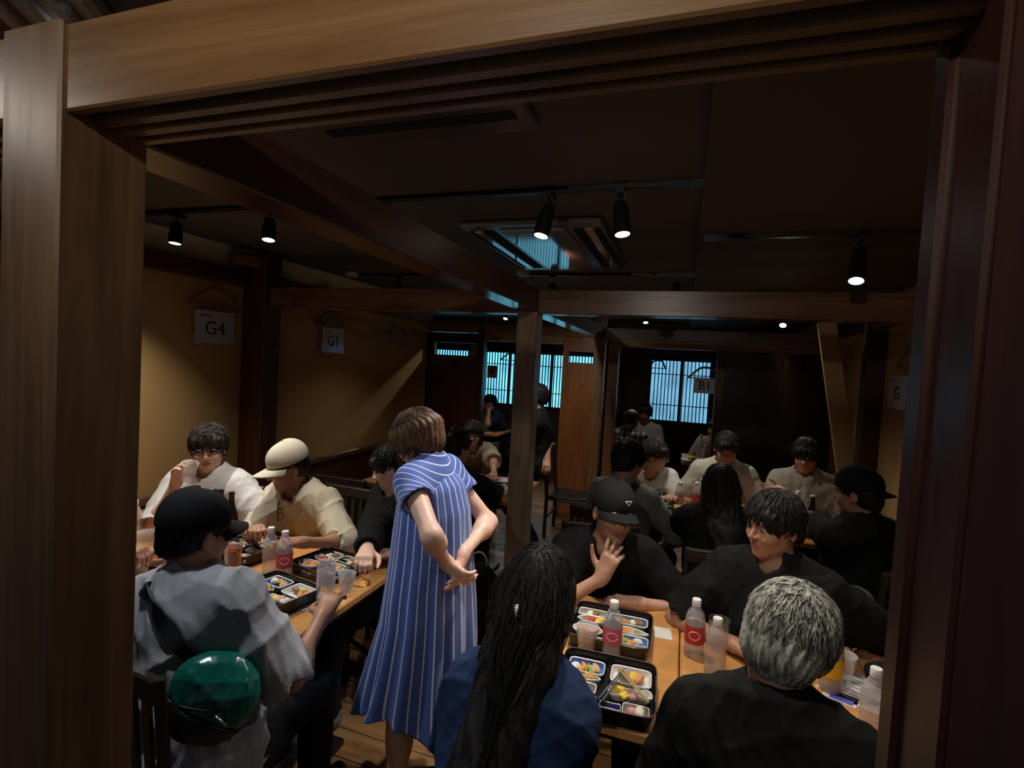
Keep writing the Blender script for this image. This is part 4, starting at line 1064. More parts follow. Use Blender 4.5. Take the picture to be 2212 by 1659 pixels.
p = person('person with long black hair and navy blouse, seen from behind', (-.325, 1.30, 1.105), (2, 8, 0), 6, 'fair', vox=.006, fem=True, shirt=('navy_blouse', (.012, .030, .085)), sleeve=.80, fit=.015, fold=.0055, hem=.16, sw=.128, neck=.105, shdrop=.098,
           hands={1: (-.37, 1.44, .79), -1: (-.48, 1.44, .78)}, poles={1: (.35, -.5, -1), -1: (-.45, -.5, -1)}, seed=18)
hair(p, 'long', HB, 11, n=1600, drop=.56, curl=.08, gather=4.5); P_LONG = p
seat(p, 'dark slat chair under the person with long black hair and navy blouse')
p = person('grey haired person in black seen from behind at the near right', (.258, 1.275, 1.115), (28, 26, 8), 16, 'tan', vox=.005, shirt=('black_twill', (.0085, .0085, .0085)), sleeve=1.15, fit=.022, fold=.0055, side=-6, collar=.054,
           hands={1: (.44, 1.43, .79), -1: (.10, 1.44, .78)}, poles={1: (.6, -.4, -.8), -1: (-.5, -.4, -.9)}, seed=19)
hair(p, 'short', HG, 12, grow=.009, n=760, length=.085, thick=.0034, curl=.30, nape=-.098); P_GREY = p
seat(p, 'dark slat chair under the grey haired person in black')

# --- far right table --------------------------------------------
p = person('person in grey long sleeve with a black strap, back to camera', (-.29, 3.20, 1.145), (38, 8, 0), 25, 'tan', vox=.008, shirt=('grey_long', (.20, .20, .185)), sleeve=1.88, fit=.022, hands={1: (-.02, 3.42, .62), -1: (-.35, 3.6, .77)}, poles={1: (1, -.2, -.6)}, seed=20, eyes=False)
hair(p, 'short', HB, 13, grow=.008, n=220, length=.08); P_STRAP = p; seat(p, 'dark slat chair under the person in grey long sleeve')
p = person('person in white tee and glasses in profile at the far right table', (-.18, 4.15, 1.045), (98, 6, 0), 165, 'mid', vox=.008, shirt=('white2', (.60, .60, .58)), sleeve=.8, fit=.022, lean=30, hands={1: (-.32, 3.95, .77), -1: (.0, 3.9, .77)}, seed=21)
hair(p, 'short', HD, 14, grow=.006, n=260, length=.09, fringe=.024); glasses(p['root'], p['hc'], p['F'], p['sc'], mat('frame_black', (.01, .01, .01), rough=.3)); seat(p, 'dark slat chair under the person in glasses and white tee')
p = person('person in off-white tee looking down by the red panel', (.325, 4.12, 1.155), (172, 20, 0), 178, 'tan', vox=.008, shirt=('offwhite', (.46, .44, .38)), sleeve=.95, fit=.026, hands={1: (.15, 3.95, .77), -1: (.5, 3.95, .77)}, seed=22)
hair(p, 'short', HB, 15, grow=.004, n=220, length=.05); seat(p, 'dark slat chair under the person in off-white tee')
p = person('person with straight long black hair and black top at the far right table', (.225, 3.05, 1.09), (-4, 4, 0), -4, 'mid', vox=.008, fem=True, shirt=BLACKC, sleeve=.8, fit=.030, seed=23, eyes=False, hands={1: (.42, 3.5, .77), -1: (.02, 3.5, .77)}, poles={1: (1, -.2, -.7), -1: (-1, -.2, -.7)})
hair(p, 'long', HB, 16, n=420, drop=.26, curl=.03); seat(p, 'dark slat chair under the straight long black haired person')
p = person('person in grey tee reaching a hand out in the back right corner', (.86, 4.17, 1.15), (195, 10, 0), 185, 'tan', vox=.008, shirt=('grey_warm', (.30, .28, .24)), sleeve=.95, fit=.026, hands={1: at(1695, 1062, 3.92), -1: (1.05, 3.95, .77)}, poles={1: (-.5, .4, -1)}, hand_kw={1: dict(d=(-1, -.1, .12), n=(0, -.4, 1), curl=.12)}, seed=24)
hair(p, 'short', HB, 17, grow=.010, n=260, length=.08, fringe=.028, cz=-.055); seat(p, 'dark slat chair under the person reaching out a hand')
p = person('person in black with a reversed black cap beside the right wall', (.85, 2.95, 1.145), (-52, 6, 0), -38, 'tan', vox=.007, shirt=BLACKC, sleeve=1.85, fit=.032, hands={-1: at(1772, 1118, 3.38), 1: (1.0, 3.45, .77)}, poles={-1: (-.6, -.3, -1)}, hand_kw={-1: dict(curl=.55, d=(-.9, .3, .1), n=(-.2, -.6, -.8))}, seed=25, eyes=False)
cap(p['root'], p['hc'], p['F'], p['sc'], cloth('cap_black', (.006, .006, .007)), back=True); hair(p, 'undercap', HB, 18); seat(p, 'dark slat chair under the person in a reversed cap')

# --- back left bay ----------------------------------------------
p = person('person with black hair tied in a bun and black top', (-1.50, 3.35, 1.075), (24, 4, 0), 20, 'mid', vox=.008, fem=True, shirt=('black_grey', (.020, .021, .021)), sleeve=1.0, fit=.026, eyes=False, hands={1: (-1.18, 3.62, .76), -1: (-1.65, 3.6, .77)}, poles={1: (1, -.4, -.5)}, hand_kw={1: dict(curl=.3)}, seed=26)
hair(p, 'bun', HB, 19); seat(p, 'dark slat chair under the person with a hair bun')
p = person('person in beige shirt facing camera in the back left bay', (-1.78, 4.30, 1.04), (160, 8, 0), 165, 'mid', vox=.008, fem=True, shirt=('beige', (.36, .32, .24)), sleeve=.9, fit=.026, hands={-1: at(1072, 1040, 3.80), 1: (-1.95, 4.1, .77)}, poles={-1: (.8, .2, .3)}, seed=27)
hair(p, 'bob', HD, 20, n=160, drop=.09); seat(p, 'dark slat chair under the person in beige shirt')
p = person('person in navy shirt with hands raised to mouth before the cyan window', (-2.66, 6.97, 1.105), (255, 2, 0), 235, 'tan', vox=.010, shirt=('navy', (.012, .016, .030)), sleeve=.8, fit=.022, hands={1: at(1052, 888, 6.8), -1: at(1056, 886, 6.75)}, poles={1: (-.2, -.6, -1), -1: (.3, -.6, -1)}, seed=28, eyes=False)
hair(p, 'short', HB, 21, n=100, length=.04); seat(p, 'dark slat chair before the wide cyan window')
p = person('staff person in dark tee standing half behind the centre post', at(1158, 858, 4.45), (262, 4, 0), 262, 'mid', vox=.009, standing=True, hip_z=.84, torso=.48, lean=0, shirt=('dark_tee', (.016, .017, .019)), sleeve=.85, fit=.020, hands={-1: at(1182, 990, 4.36), 1: at(1150, 990, 4.6)}, poles={-1: (.1, 1, 0), 1: (-.4, 1, 0)}, seed=29, eyes=False)
hair(p, 'short', HB, 22, n=120, length=.06)
p = person('balding person in plaid shirt sitting in the back right room', (-.56, 6.20, 1.12), (25, 6, 0), 15, 'tan', vox=.010, shirt_mat=None, shirt=('plaid', (.1, .1, .12)), sleeve=1.9, fit=.022, seed=30, eyes=False)
hair(p, 'bald', HD, 23); P_PLAID = p; seat(p, 'dark slat chair under the person in plaid shirt')
p = person('person in white shirt and dark vest behind the plaid shirt', at(1394, 893, 7.0), (190, 10, 0), 185, 'tan', vox=.011, shirt=('white3', (.5, .5, .47)), sleeve=1.2, seed=31, eyes=False)
hair(p, 'short', HB, 24, n=80); seat(p, 'dark slat chair behind the plaid shirt')
p = person('person in grey tee half hidden by the red panel in the back room', at(1545, 925, 6.35), (205, 8, 0), 195, 'tan', vox=.011, shirt=('grey_warm', (.30, .28, .24)), sleeve=.8, seed=32, eyes=False)
hair(p, 'short', HB, 25, n=80); seat(p, 'dark slat chair behind the red panel')
chair(-2.12, 3.10, 0, 'empty dark slat chair below the left wall post')
chair(-1.02, 5.1, 90, 'dark slat chair in the aisle before the orange panel')

# --- standing person in the striped dress -----------------------
def stripe_mat():
    m, nt, b = _new('dress_stripes'); N = nt.nodes; L = nt.links
    a = N.new('ShaderNodeAttribute'); a.attribute_name = 's'
    fr = N.new('ShaderNodeMath'); fr.operation = 'FRACT'; L.new(a.outputs['Fac'], fr.inputs[0])
    cr = N.new('ShaderNodeValToRGB'); e = cr.color_ramp.elements; cr.color_ramp.interpolation = 'LINEAR'
    e[0].position = 0.0; e[0].color = (.62, .66, .80, 1); e[1].position = 0.12; e[1].color = (.62, .66, .80, 1)
    q = e.new(0.15); q.color = (.050, .105, .36, 1); q = e.new(1.0); q.color = (.050, .105, .36, 1)
    L.new(fr.outputs[0], cr.inputs[0])
    tc = N.new('ShaderNodeTexCoord'); nz = N.new('ShaderNodeTexNoise'); nz.inputs['Scale'].default_value = 300; L.new(tc.outputs['Object'], nz.inputs[0])
    bp = N.new('ShaderNodeBump'); bp.inputs['Strength'].default_value = .15; bp.inputs['Distance'].default_value = .004; L.new(nz.outputs[0], bp.inputs['Height']); L.new(bp.outputs[0], b.inputs['Normal'])
    L.new(cr.outputs[0], b.inputs['Base Color']); b.inputs['Roughness'].default_value = .75; b.inputs['Sheen Weight'].default_value = .2
    return m
DY = -85
p = person('person in blue white-striped dress standing with hands clasped behind back', (-.925, 1.70, 1.395), (-88, 32, 0), DY, 'fair', vox=.005, fem=True, standing=True, sc=.93, torso=.52, lean=5, sw=.125, neck=.050, shdrop=.045, hip_z=.86, bare_legs=True, shirt_obj=False, seed=33,
           hands={1: at(1000, 1196, 1.66), -1: at(960, 1212, 1.59)}, poles={1: np.array([.15, 1, .1]), -1: np.array([.30, -.75, .35])},
           hand_kw={1: dict(d=(.05, -.55, -.75), n=(-.9, -.1, .2), curl=.28, thumb=.2), -1: dict(d=(.80, .05, -.55), n=(.1, .9, .3), curl=.45, thumb=.3)},
           eyes=False, shoes=('black', (.01, .01, .01)), ears=False,
           feet={1: lambda h, f, r, u: np.array([h[0], h[1], .075]) + r * .10 - f * .05, -1: lambda h, f, r, u: np.array([h[0], h[1], .075]) - r * .10 + f * .05})
hair(p, 'bob', HBR, 26, n=800, drop=.035, length=.15, nape=-.10)
def dress(I):
    h, nb, u, f, r = I['hip'], I['nb'], I['u'], I['f0'], I['r0']; z = np.array([0, 0, 1.0]); root = I['root']
    prof = [(-.03, .475, .105, .42, .105), (-.078, .42, .13, .34, .138), (-.106, .33, .14, .24, .152), (-.118, .22, .145, .14, .162), (-.128, .09, .15, .02, .182), (-.138, -.03, .155, -.07, .194), (-.147, -.16, .185, -.18, .202), (-.150, -.28, .215, -.29, .208), (-.152, -.38, .235, -.38, .214), (-.154, -.44, .245, -.43, .218)]
    prof = np.array(prof); nj = 46; ni = 193; tt = np.linspace(0, len(prof) - 1, nj); P = []; sv = []
    NS = 30
    rgx = np.random.RandomState(5); ph = rgx.uniform(0, 6.28, 6)
    for t in tt:
        i0 = min(int(t), len(prof) - 2); k = t - i0; k = k
        q = prof[i0] * (1 - k) + prof[i0 + 1] * k
        g = t / (len(prof) - 1); amp = .0015 + .016 * max(0, g - .18) ** 1.1
        C = np.array([(q[0] + q[2]) / 2, (q[1] + q[3]) / 2]); D = np.array([(q[2] - q[0]) / 2, (q[3] - q[1]) / 2])
        row = []
        for i in range(ni):
            th = 2 * math.pi * i / (ni - 1)
            pl = math.sin(11 * th + ph[0] + 1.2 * math.sin(2 * th + ph[1])) + .55 * math.sin(19 * th + ph[2] + .8 * math.sin(3 * th)) + .35 * math.sin(7 * th + ph[3] + 6 * g)
            s_ = 1 + amp * pl / .2
            c, s2 = math.cos(th), math.sin(th); c = math.copysign(abs(c) ** .9, c); s2 = math.copysign(abs(s2) ** .9, s2)
            hemlift = .075 * max(0, g - .75) / .25 * (math.cos(th) ** 4)
            pt = h + r * (q[4] * c * s_) + f * (C[0] + D[0] * s2 * s_) + z * (C[1] + D[1] * s2 + hemlift)
            row.append(pt)
        P.append(row); sv += [NS * i / (ni - 1) + .25 * math.sin(3 * g) for i in range(ni)]
    mb = MB(); mb.grid(P); me = mb.mesh('dress')
    a = me.attributes.new('s', 'FLOAT', 'POINT'); a.data.foreach_set('value', np.array(sv, np.float32))
    sm = stripe_mat(); o = I['place'](link('dress', me, sm, root, True))
    md = o.modifiers.new('thick', 'SOLIDIFY'); md.thickness = .0025; md.offset = -1
    S = SDF(); CF = I['CF']; fc = CF[1]
    for s in (1, -1):
        d = unit(I['el'][s] - I['sh'][s]); e = I['sh'][s] + d * .075
        S.cone(I['sh'][s], e + d * .05, .054, .060, 0); S.ell(e + d * .075, [.075] * 3, None, .004, True)
    for s in (1, -1):
        S.cone(nb + u * .0, I['sh'][s] + u * .004, .056, .050, .04)
        S.cone(I['sh'][s], I['sh'][s] - u * .06, .050, .046, .03)
    S.ell(nb - u * .09, [.140, .104, .11], CF, .05)
    S.cone(nb - u * .01 + fc * .008, nb + u * .035, .066, .062, .02)
    S.cut(nb - u * .150, -u + fc * .30, .0)
    S.cone(nb + u * .01, nb + u * .14, .0535, .06, .004, True)
    me = S.mesh(.006, fold_noise(77, .003, 15), 'yoke'); vv = verts_of(me) - nb
    a = me.attributes.new('s', 'FLOAT', 'POINT'); a.data.foreach_set('value', ((vv @ u - .35 * (vv @ CF[0]) ** 2 / .1) / .034).astype(np.float32))
    link('yoke', me, sm, o)
dress(p)
# ------------------------------------------------------------------ things worn or carried
from mathutils.bvhtree import BVHTree
def surf(objs):
    out = []
    for o in objs:
        me = o.data; out.append(BVHTree.FromPolygons([tuple(v) for v in verts_of(me)], [tuple(p.vertices) for p in me.polygons]))
    def hit(px, py, push=.006):
        d = Vector(RW @ np.array([px - CX, py - CY, FPX])).normalized(); best = None
        for b in out:
            h = b.ray_cast(Vector((0, 0, CAM_H)), d)
            if h[0] is not None and (best is None or h[3] < best[3]): best = h
        if best is None: return None
        n = best[1] if best[1].dot(d) < 0 else -best[1]
        return np.array(best[0] + n * push), np.array(n)
    return hit
def child(I, name): return [c for c in I['root'].children if c.name.split('.')[0] == name]
def ribbon(pts, nrm, width, th=.003):
    mb = MB(); L = []; R = []; L2 = []; R2 = []
    for i, (p, n) in enumerate(zip(pts, nrm)):
        t = unit(pts[min(i + 1, len(pts) - 1)] - pts[max(i - 1, 0)]); s = unit(np.cross(t, n)) * width / 2; n = unit(n)
        L.append(p - s + n * th); R.append(p + s + n * th); L2.append(p - s - n * th); R2.append(p + s - n * th)
    mb.grid([L, R], flip=False); mb.grid([L2, R2], flip=True); mb.grid([L, L2], flip=True); mb.grid([R, R2])
    return mb
def smooth_path(pts, n=24):
    P = np.array(pts); t = np.linspace(0, len(P) - 1, n); out = []
    for x in t:
        i = min(int(x), len(P) - 2); k = x - i
        p0, p1, p2, p3 = P[max(i - 1, 0)], P[i], P[i + 1], P[min(i + 2, len(P) - 1)]
        out.append(.5 * ((2 * p1) + (-p0 + p2) * k + (2 * p0 - 5 * p1 + 4 * p2 - p3) * k * k + (-p0 + 3 * p1 - 3 * p2 + p3) * k ** 3))
    return out
# green crossbody bag on the near left person
hit = surf(child(P_BAG, 'shirt'))
pc, pn = hit(470, 1488, .045) or (at(472, 1490, .9), np.array([.5, -.8, 0]))
bag = empty('crossbody_bag', pc, 0, 'shiny green crossbody bag with black base on the grey tee', 'bag')
bx = unit(np.array([pn[1], -pn[0], 0]) * -1); bx = unit(bx) * 1.0
if bx @ RW[:, 0] < 0: bx = -bx
bx = unit(bx + np.array([0, 0, -.25])); bn = unit(pn - bx * (pn @ bx)); bu = np.cross(bx, bn); bu = bu if bu[2] > 0 else -bu
BF = np.array([bx, bn, bu]); Z0 = np.zeros(3)
def bag_shape(g=0.0):
    S = SDF(); S.ell(Z0, [.110 + g, .054 + g, .112 + g], BF, 0); S.cone(bx * -.045 + bu * .035, bx * .05 + bu * .02, .046 + g, .046 + g, .05); S.cone(bx * -.03 - bu * .05, bx * .03 - bu * .05, .046 + g, .046 + g, .05)
    return S
grn = mat('bag_green', (.004, .115, .085), rough=.22, var=.12, scale=10, bump=.25, bscale=22, spec=.6)
cutn = unit(bu + bx * .32); S = bag_shape().cut(cutn * -.036, -cutn); link('bag_body', S.mesh(.005, fold_noise(5, .0016, 45, (1, 1, 1), True), 'bag_body'), grn, bag)
S = bag_shape(.002).cut(cutn * -.036, cutn); link('bag_base', S.mesh(.005, fold_noise(6, .001, 45, (1, 1, 1), True), 'bag_base'), mat('bag_black', (.010, .011, .012), rough=.45), bag)
MB().tube([bx * .025 + bn * .066 - bu * .02, bx * .06 + bn * .064 - bu * .042], .0035, 6).build('zipper_pull', mat('steel', (.6, .6, .6), metal=1, rough=.3), bag, True)
zp = [bx * x + bn * (.0555 * math.sqrt(max(0, 1 - (x / .105) ** 2)) + .006) + bu * (-.012) for x in np.linspace(-.09, .09, 14)]
MB().tube(zp, .0032, 6).build('zipper', mat('bag_black', (.01, .01, .01)), bag, True)
sp, sn = [], []
for q in ((318, 1268), (330, 1290), (342, 1318), (356, 1345), (374, 1372), (396, 1398), (415, 1418), (432, 1434)):
    h = hit(*q)
    if h: sp.append(h[0]); sn.append(h[1])
if len(sp) > 2:
    top = sp[0] + np.array([.02, .10, -.03]); sp = [top] + sp; sn = [sn[0] * .2 + np.array([0, .5, .8])] + sn
    sp2 = smooth_path(sp, 26); sn2 = smooth_path(sn, 26)
    o = ribbon(sp2, sn2, .044, .003).build('strap', mat('strap_black', (.012, .016, .016), rough=.6, bump=.2, bscale=300), bag, True); o.location = tuple(-pc)
# strap on the grey long sleeve
hit = surf(child(P_STRAP, 'shirt')); sp, sn = [], []
for q in ((1418, 1008), (1405, 1018), (1390, 1032), (1375, 1046), (1362, 1062), (1350, 1080)):
    h = hit(*q)
    if h: sp.append(h[0]); sn.append(h[1])
if len(sp) > 2:
    c0 = sp[0].copy(); o = ribbon([p_ - c0 for p_ in smooth_path(sp, 18)], smooth_path(sn, 18), .045, .004).build('shoulder_strap', mat('strap_black', (.01, .01, .01)), None, True)
    o.location = tuple(c0); tag(o, 'black bag strap across the back of the grey long sleeve', 'strap')
# spectacles hanging at the cream tee neckline, print on the white tee
hit = surf(child(P_CREAM, 'shirt')); h = hit(609, 1103, .008)
if h:
    c, n = h; e = empty('hanging_glasses', c, 0, 'folded spectacles hanging from the cream tee neckline', 'glasses'); m_ = mat('frame_brown', (.05, .035, .025), rough=.3)
    s_ = unit(np.cross(n, (0, 0, 1))); u_ = np.array([0, 0, 1.0])
    for sgn in (-1, 1):
        MB().tube([u_ * (sgn * .028) + s_ * .016 * math.cos(a) + u_ * .021 * math.sin(a) + unit(n) * .004 for a in np.linspace(0, 6.283, 17)], .0022, 5, cap=False).build('rim', m_, e, True)
    MB().tube([u_ * .055 + s_ * .012, u_ * 0 + s_ * .018 + unit(n) * .006, u_ * -.055 + s_ * .014], .0025, 6).build('temple', m_, e, True)
hit = surf(child(P_CUP, 'shirt')); h1 = hit(472, 1063, .003); h2 = hit(466, 1082, .003)
if h1 and h2:
    e = empty('body_print', h1[0], 0, parent=None); bpy.data.objects.remove(e)
    s_ = unit(np.cross(h1[1], (0, 0, 1))); mbp = MB(); n = unit(h1[1])
    for a, b in (((-.022, .008), (.022, .012)), ((-.005, .01), (.004, -.004)), ((-.02, .0), (-.006, .01))):
        mbp.tube([h1[0] + s_ * a[0] + np.array([0, 0, a[1]]), h1[0] + s_ * b[0] + np.array([0, 0, b[1]])], .005, 5)
    P_CUP['place'](mbp.build('chest_print', mat('print_navy', (.012, .012, .03), rough=.8), P_CUP['root'], True))
# cap embroidery on the chin-resting person
o, PL = CAP_CHIN
mbp = MB(); hit2 = surf([o])
def deco(pxs, r=.0016, closed=False):
    q = [hit2(*p_, .002) for p_ in pxs]; q = [x[0] for x in q if x]
    if len(q) > 1: mbp.tube(q + ([q[0]] if closed else []), r, 5)
hcpx = None
def proj_px(p_):
    c = RW.T @ (np.array(p_) - np.array([0, 0, CAM_H])); return CX + FPX * c[0] / c[2], CY + FPX * c[1] / c[2]
cx_, cy_ = proj_px(PL(-.012, .10, .075))
deco([(cx_ - 6, cy_ - 4), (cx_ + 6, cy_ - 4), (cx_, cy_ + 6)], .0022, True)
deco([(cx_ + 11, cy_ - 2), (cx_ + 20, cy_ - 3)], .0012); deco([(cx_ + 25 + 5 * math.cos(a), cy_ - 4 + 6 * math.sin(a)) for a in np.linspace(0, 6.28, 10)], .0018)
if mbp.v: mbp.build('embroidery', mat('thread_white', (.7, .7, .68), rough=.8), o, True)
# claw clip in the long black hair
hit = surf([c for c in child(P_LONG, 'hair')]); h = hit(1124, 1350, .024)
if h:
    mbc = MB(); c, n = h; s_ = unit(np.cross(n, (0, 0, 1)))
    mbc.tube([c + np.array([0, 0, .045]) + s_ * .004, c + np.array([0, 0, .02]) + unit(n) * .012, c], .0065, 6)
    for k in (-1, 0, 1): mbc.tube([c, c + s_ * .012 * k + unit(n) * .008 - np.array([0, 0, .012]), c + s_ * .016 * k - np.array([0, 0, .030])], .0042, 6)
    P_LONG['place'](mbc.build('hair_clip', mat('steel', (.6, .6, .6), metal=1, rough=.3), P_LONG['root'], True))
# plaid shirt material
def plaid():
    m, nt, b = _new('plaid'); N = nt.nodes; L = nt.links; tc = N.new('ShaderNodeTexCoord'); out = None
    for ax in (0, 2):
        sp_ = N.new('ShaderNodeSeparateXYZ'); L.new(tc.outputs['Object'], sp_.inputs[0]); mu = N.new('ShaderNodeMath'); mu.operation = 'MULTIPLY'; mu.inputs[1].default_value = 105
        L.new(sp_.outputs[ax], mu.inputs[0]); si = N.new('ShaderNodeMath'); si.operation = 'SINE'; L.new(mu.outputs[0], si.inputs[0])
        gt = N.new('ShaderNodeMath'); gt.operation = 'GREATER_THAN'; gt.inputs[1].default_value = .2; L.new(si.outputs[0], gt.inputs[0])
        if out is None: out = gt.outputs[0]
        else:
            ad = N.new('ShaderNodeMath'); ad.operation = 'ADD'; L.new(out, ad.inputs[0]); L.new(gt.outputs[0], ad.inputs[1]); out = ad.outputs[0]
    ml = N.new('ShaderNodeMath'); ml.operation = 'MULTIPLY'; ml.inputs[1].default_value = .5; L.new(out, ml.inputs[0])
    cr = N.new('ShaderNodeValToRGB'); e = cr.color_ramp.elements; e[0].color = (.02, .02, .028, 1); e[1].color = (.45, .42, .45, 1); q = e.new(.5); q.color = (.10, .09, .11, 1)
    L.new(ml.outputs[0], cr.inputs[0]); L.new(cr.outputs[0], b.inputs['Base Color']); b.inputs['Roughness'].default_value = .85
    return m
for c in child(P_PLAID, 'shirt'): c.data.materials.clear(); c.data.materials.append(plaid())
# jacket draped over the chair back
ch = CH_JACKET; M = Matrix.Translation(ch.location) @ Matrix.Rotation(ch.rotation_euler.z, 4, 'Z')
jk = empty('jacket', tuple(M @ Vector((0, -.22, .42))), 0, 'grey jacket draped over the chair behind the black tee', 'jacket')
w2 = lambda *q: np.array(M @ Vector(q)) - np.array(jk.location)
S = SDF()
S.cone(w2(-.20, -.235, .875), w2(.20, -.235, .875), .034, .034, .03)
for x in np.linspace(-.2, .2, 7): S.cone(w2(x, -.262, .87), w2(x * 1.05, -.285, .50), .026, .030, .03)
for x in np.linspace(-.19, .19, 6): S.cone(w2(x, -.205, .87), w2(x, -.175, .66), .020, .018, .03)
S.cone(w2(.235, -.25, .86), w2(.28, -.27, .52), .04, .034, .03); S.cone(w2(-.235, -.25, .86), w2(-.28, -.27, .55), .04, .034, .03)
link('shell', S.mesh(.008, fold_noise(91, .007, 17), 'shell'), cloth('jacket_grey', (.055, .058, .060)), jk)
# backpack on the floor by the bun person's chair
bp0 = at(1040, 1175, 2.86); bpk = empty('backpack', (bp0[0], bp0[1], 0), 0, 'black backpack with a pale loop handle behind the centre post', 'backpack')
S = SDF(); S.ell((0, 0, .25), (.16, .10, .25), None, 0); S.ell((0, -.07, .17), (.12, .07, .13), None, .02); S.cut((0, 0, .004), (0, 0, -1))
link('pack', S.mesh(.010, fold_noise(93, .006, 14), 'pack'), cloth('pack_black', (.010, .010, .011)), bpk)
MB().tube([(.05 * math.cos(a), -.02, .50 + .06 * math.sin(a)) for a in np.linspace(-.3, math.pi + .3, 12)], .007, 6).build('handle', mat('handle_grey', (.42, .46, .50), rough=.5), bpk, True)

# ------------------------------------------------------------------ tableware
def clear(name, tint=(.9, .9, .92), milky=.10, rough=.05):
    """thin clear plastic or glass wall"""
    if name in MATS: return MATS[name]
    m = bpy.data.materials.new(name); m.use_nodes = True; MATS[name] = m; nt = m.node_tree; N = nt.nodes; L = nt.links; N.clear()
    out = N.new('ShaderNodeOutputMaterial'); tr = N.new('ShaderNodeBsdfTransparent'); tr.inputs[0].default_value = (*tint, 1)
    gl = N.new('ShaderNodeBsdfGlossy'); gl.inputs['Roughness'].default_value = rough; df = N.new('ShaderNodeBsdfDiffuse'); df.inputs[0].default_value = (.85, .85, .88, 1)
    lw = N.new('ShaderNodeLayerWeight'); lw.inputs[0].default_value = .5; pw_ = N.new('ShaderNodeMath'); pw_.operation = 'POWER'; pw_.inputs[1].default_value = 2.5
    L.new(lw.outputs['Facing'], pw_.inputs[0]); fr = N.new('ShaderNodeMath'); fr.operation = 'MULTIPLY_ADD'; fr.inputs[1].default_value = .38; fr.inputs[2].default_value = .035; L.new(pw_.outputs[0], fr.inputs[0])
    m1 = N.new('ShaderNodeMixShader'); m2 = N.new('ShaderNodeMixShader')
    tc = N.new('ShaderNodeTexCoord'); nz = N.new('ShaderNodeTexNoise'); nz.inputs['Scale'].default_value = 30; L.new(tc.outputs['Object'], nz.inputs[0])
    mu = N.new('ShaderNodeMath'); mu.operation = 'MULTIPLY_ADD'; mu.inputs[1].default_value = milky * .5; mu.inputs[2].default_value = milky * .7; L.new(nz.outputs[0], mu.inputs[0])
    L.new(mu.outputs[0], m1.inputs[0]); L.new(tr.outputs[0], m1.inputs[1]); L.new(df.outputs[0], m1.inputs[2])
    L.new(fr.outputs[0], m2.inputs[0]); L.new(m1.outputs[0], m2.inputs[1]); L.new(gl.outputs[0], m2.inputs[2]); L.new(m2.outputs[0], out.inputs[0])
    return m
CLR = clear('clear_plastic', (.95, .94, .94), .30); GLS = clear('clear_glass', (.93, .94, .94), .04); BRN = clear('brown_glass', (.16, .06, .015), .01)
WCAP = mat('cap_white', (.82, .82, .83), rough=.4)
def pet(loc, label, lab=None, h=.205, r=.033, liquid=None, group='clear plastic drink bottles', logo=None, capm=None, shape='round', ltint=None):
    e = empty('drink_bottle', loc, random.uniform(0, 6.28), label, 'bottle', group); k = h / .205; s = dict(cap=False)
    prof = [(.004, .002), (r * .85, 0), (r, .008 * k), (r, .03 * k), (r * .965, .045 * k), (r, .055 * k), (r, .118 * k), (r * .99, .128 * k), (r * .80, .152 * k), (r * .52, .172 * k), (.0125, .180 * k), (.0125, .188 * k)]
    if shape == 'ramune': prof = [(.004, .002), (r * .85, 0), (r, .008 * k), (r, .05 * k), (r * .90, .07 * k), (r * 1.0, .09 * k), (r * 1.0, .135 * k), (r * .85, .155 * k), (r * .5, .172 * k), (.0125, .180 * k), (.0125, .188 * k)]
    autosmooth(MB().lathe(prof, 20, cap=False).build('bottle_body', CLR, e), 60)
    cp = MB().lathe([(.0145, .186 * k), (.015, .190 * k), (.015, .203 * k), (.0135, .205 * k)], 20); autosmooth(cp.build('cap', capm or WCAP, e), 40)
    MB().lathe([(.0150, .181 * k), (.0150, .184 * k)], 16).build('neck_ring', capm or WCAP, e)
    if lab is not None:
        lb = MB().lathe([(r * 1.012, .052 * k), (r * 1.012, .115 * k)], 24, cap=False).build('label', mat('label_%d_%d' % (lab[0] * 100, lab[1] * 100), lab, rough=.4, var=.25, scale=60), e, True)
        if logo:
            d = Vector((-loc[0], -loc[1], 0)); a0 = math.atan2(d.y, d.x) - e.rotation_euler.z
            pts = [(r * 1.03 * math.cos(a0 + .55 * math.cos(t)), r * 1.03 * math.sin(a0 + .55 * math.cos(t)), .085 * k + .014 * math.sin(t)) for t in np.linspace(0, 6.283, 17)]
            MB().tube(pts, .0016, 5, cap=False).build('logo', mat('logo_white', logo, rough=.5), lb, True)
    if liquid is not None:
        autosmooth(MB().lathe([(.003, .004), (r * .92, .005), (r * .93, liquid), (.003, liquid)], 18, cap=False).build('drink', clear('water_tint' if ltint is None else 'drink_%d' % int(ltint[2] * 100), ltint or (.90, .86, .86), .05), e), 50)
    return e
def beer(loc, label, capc=None):
    e = empty('beer_bottle', loc, 0, label, 'bottle', 'brown beer bottles')
    autosmooth(MB().lathe([(.004, .003), (.030, 0), (.034, .008), (.034, .13), (.031, .155), (.018, .195), (.0135, .215), (.0130, .25), (.0145, .252), (.0145, .262), (.012, .262)], 20, cap=False).build('glass', BRN, e), 60)
    autosmooth(MB().lathe([(.003, .006), (.029, .006), (.029, .12), (.003, .12)], 16, cap=False).build('beer', mat('beer_dark', (.10, .04, .01), rough=.2), e), 50)
    MB().lathe([(.0346, .04), (.0346, .105)], 20, cap=False).build('label', mat('beer_label', (.34, .29, .17), rough=.6, var=.3, scale=80), e, True)
    if capc: MB().lathe([(.0152, .256), (.0158, .260), (.014, .268)], 14).build('crown_cap', mat('crown_yellow', capc, rough=.35), e, True)
    return e
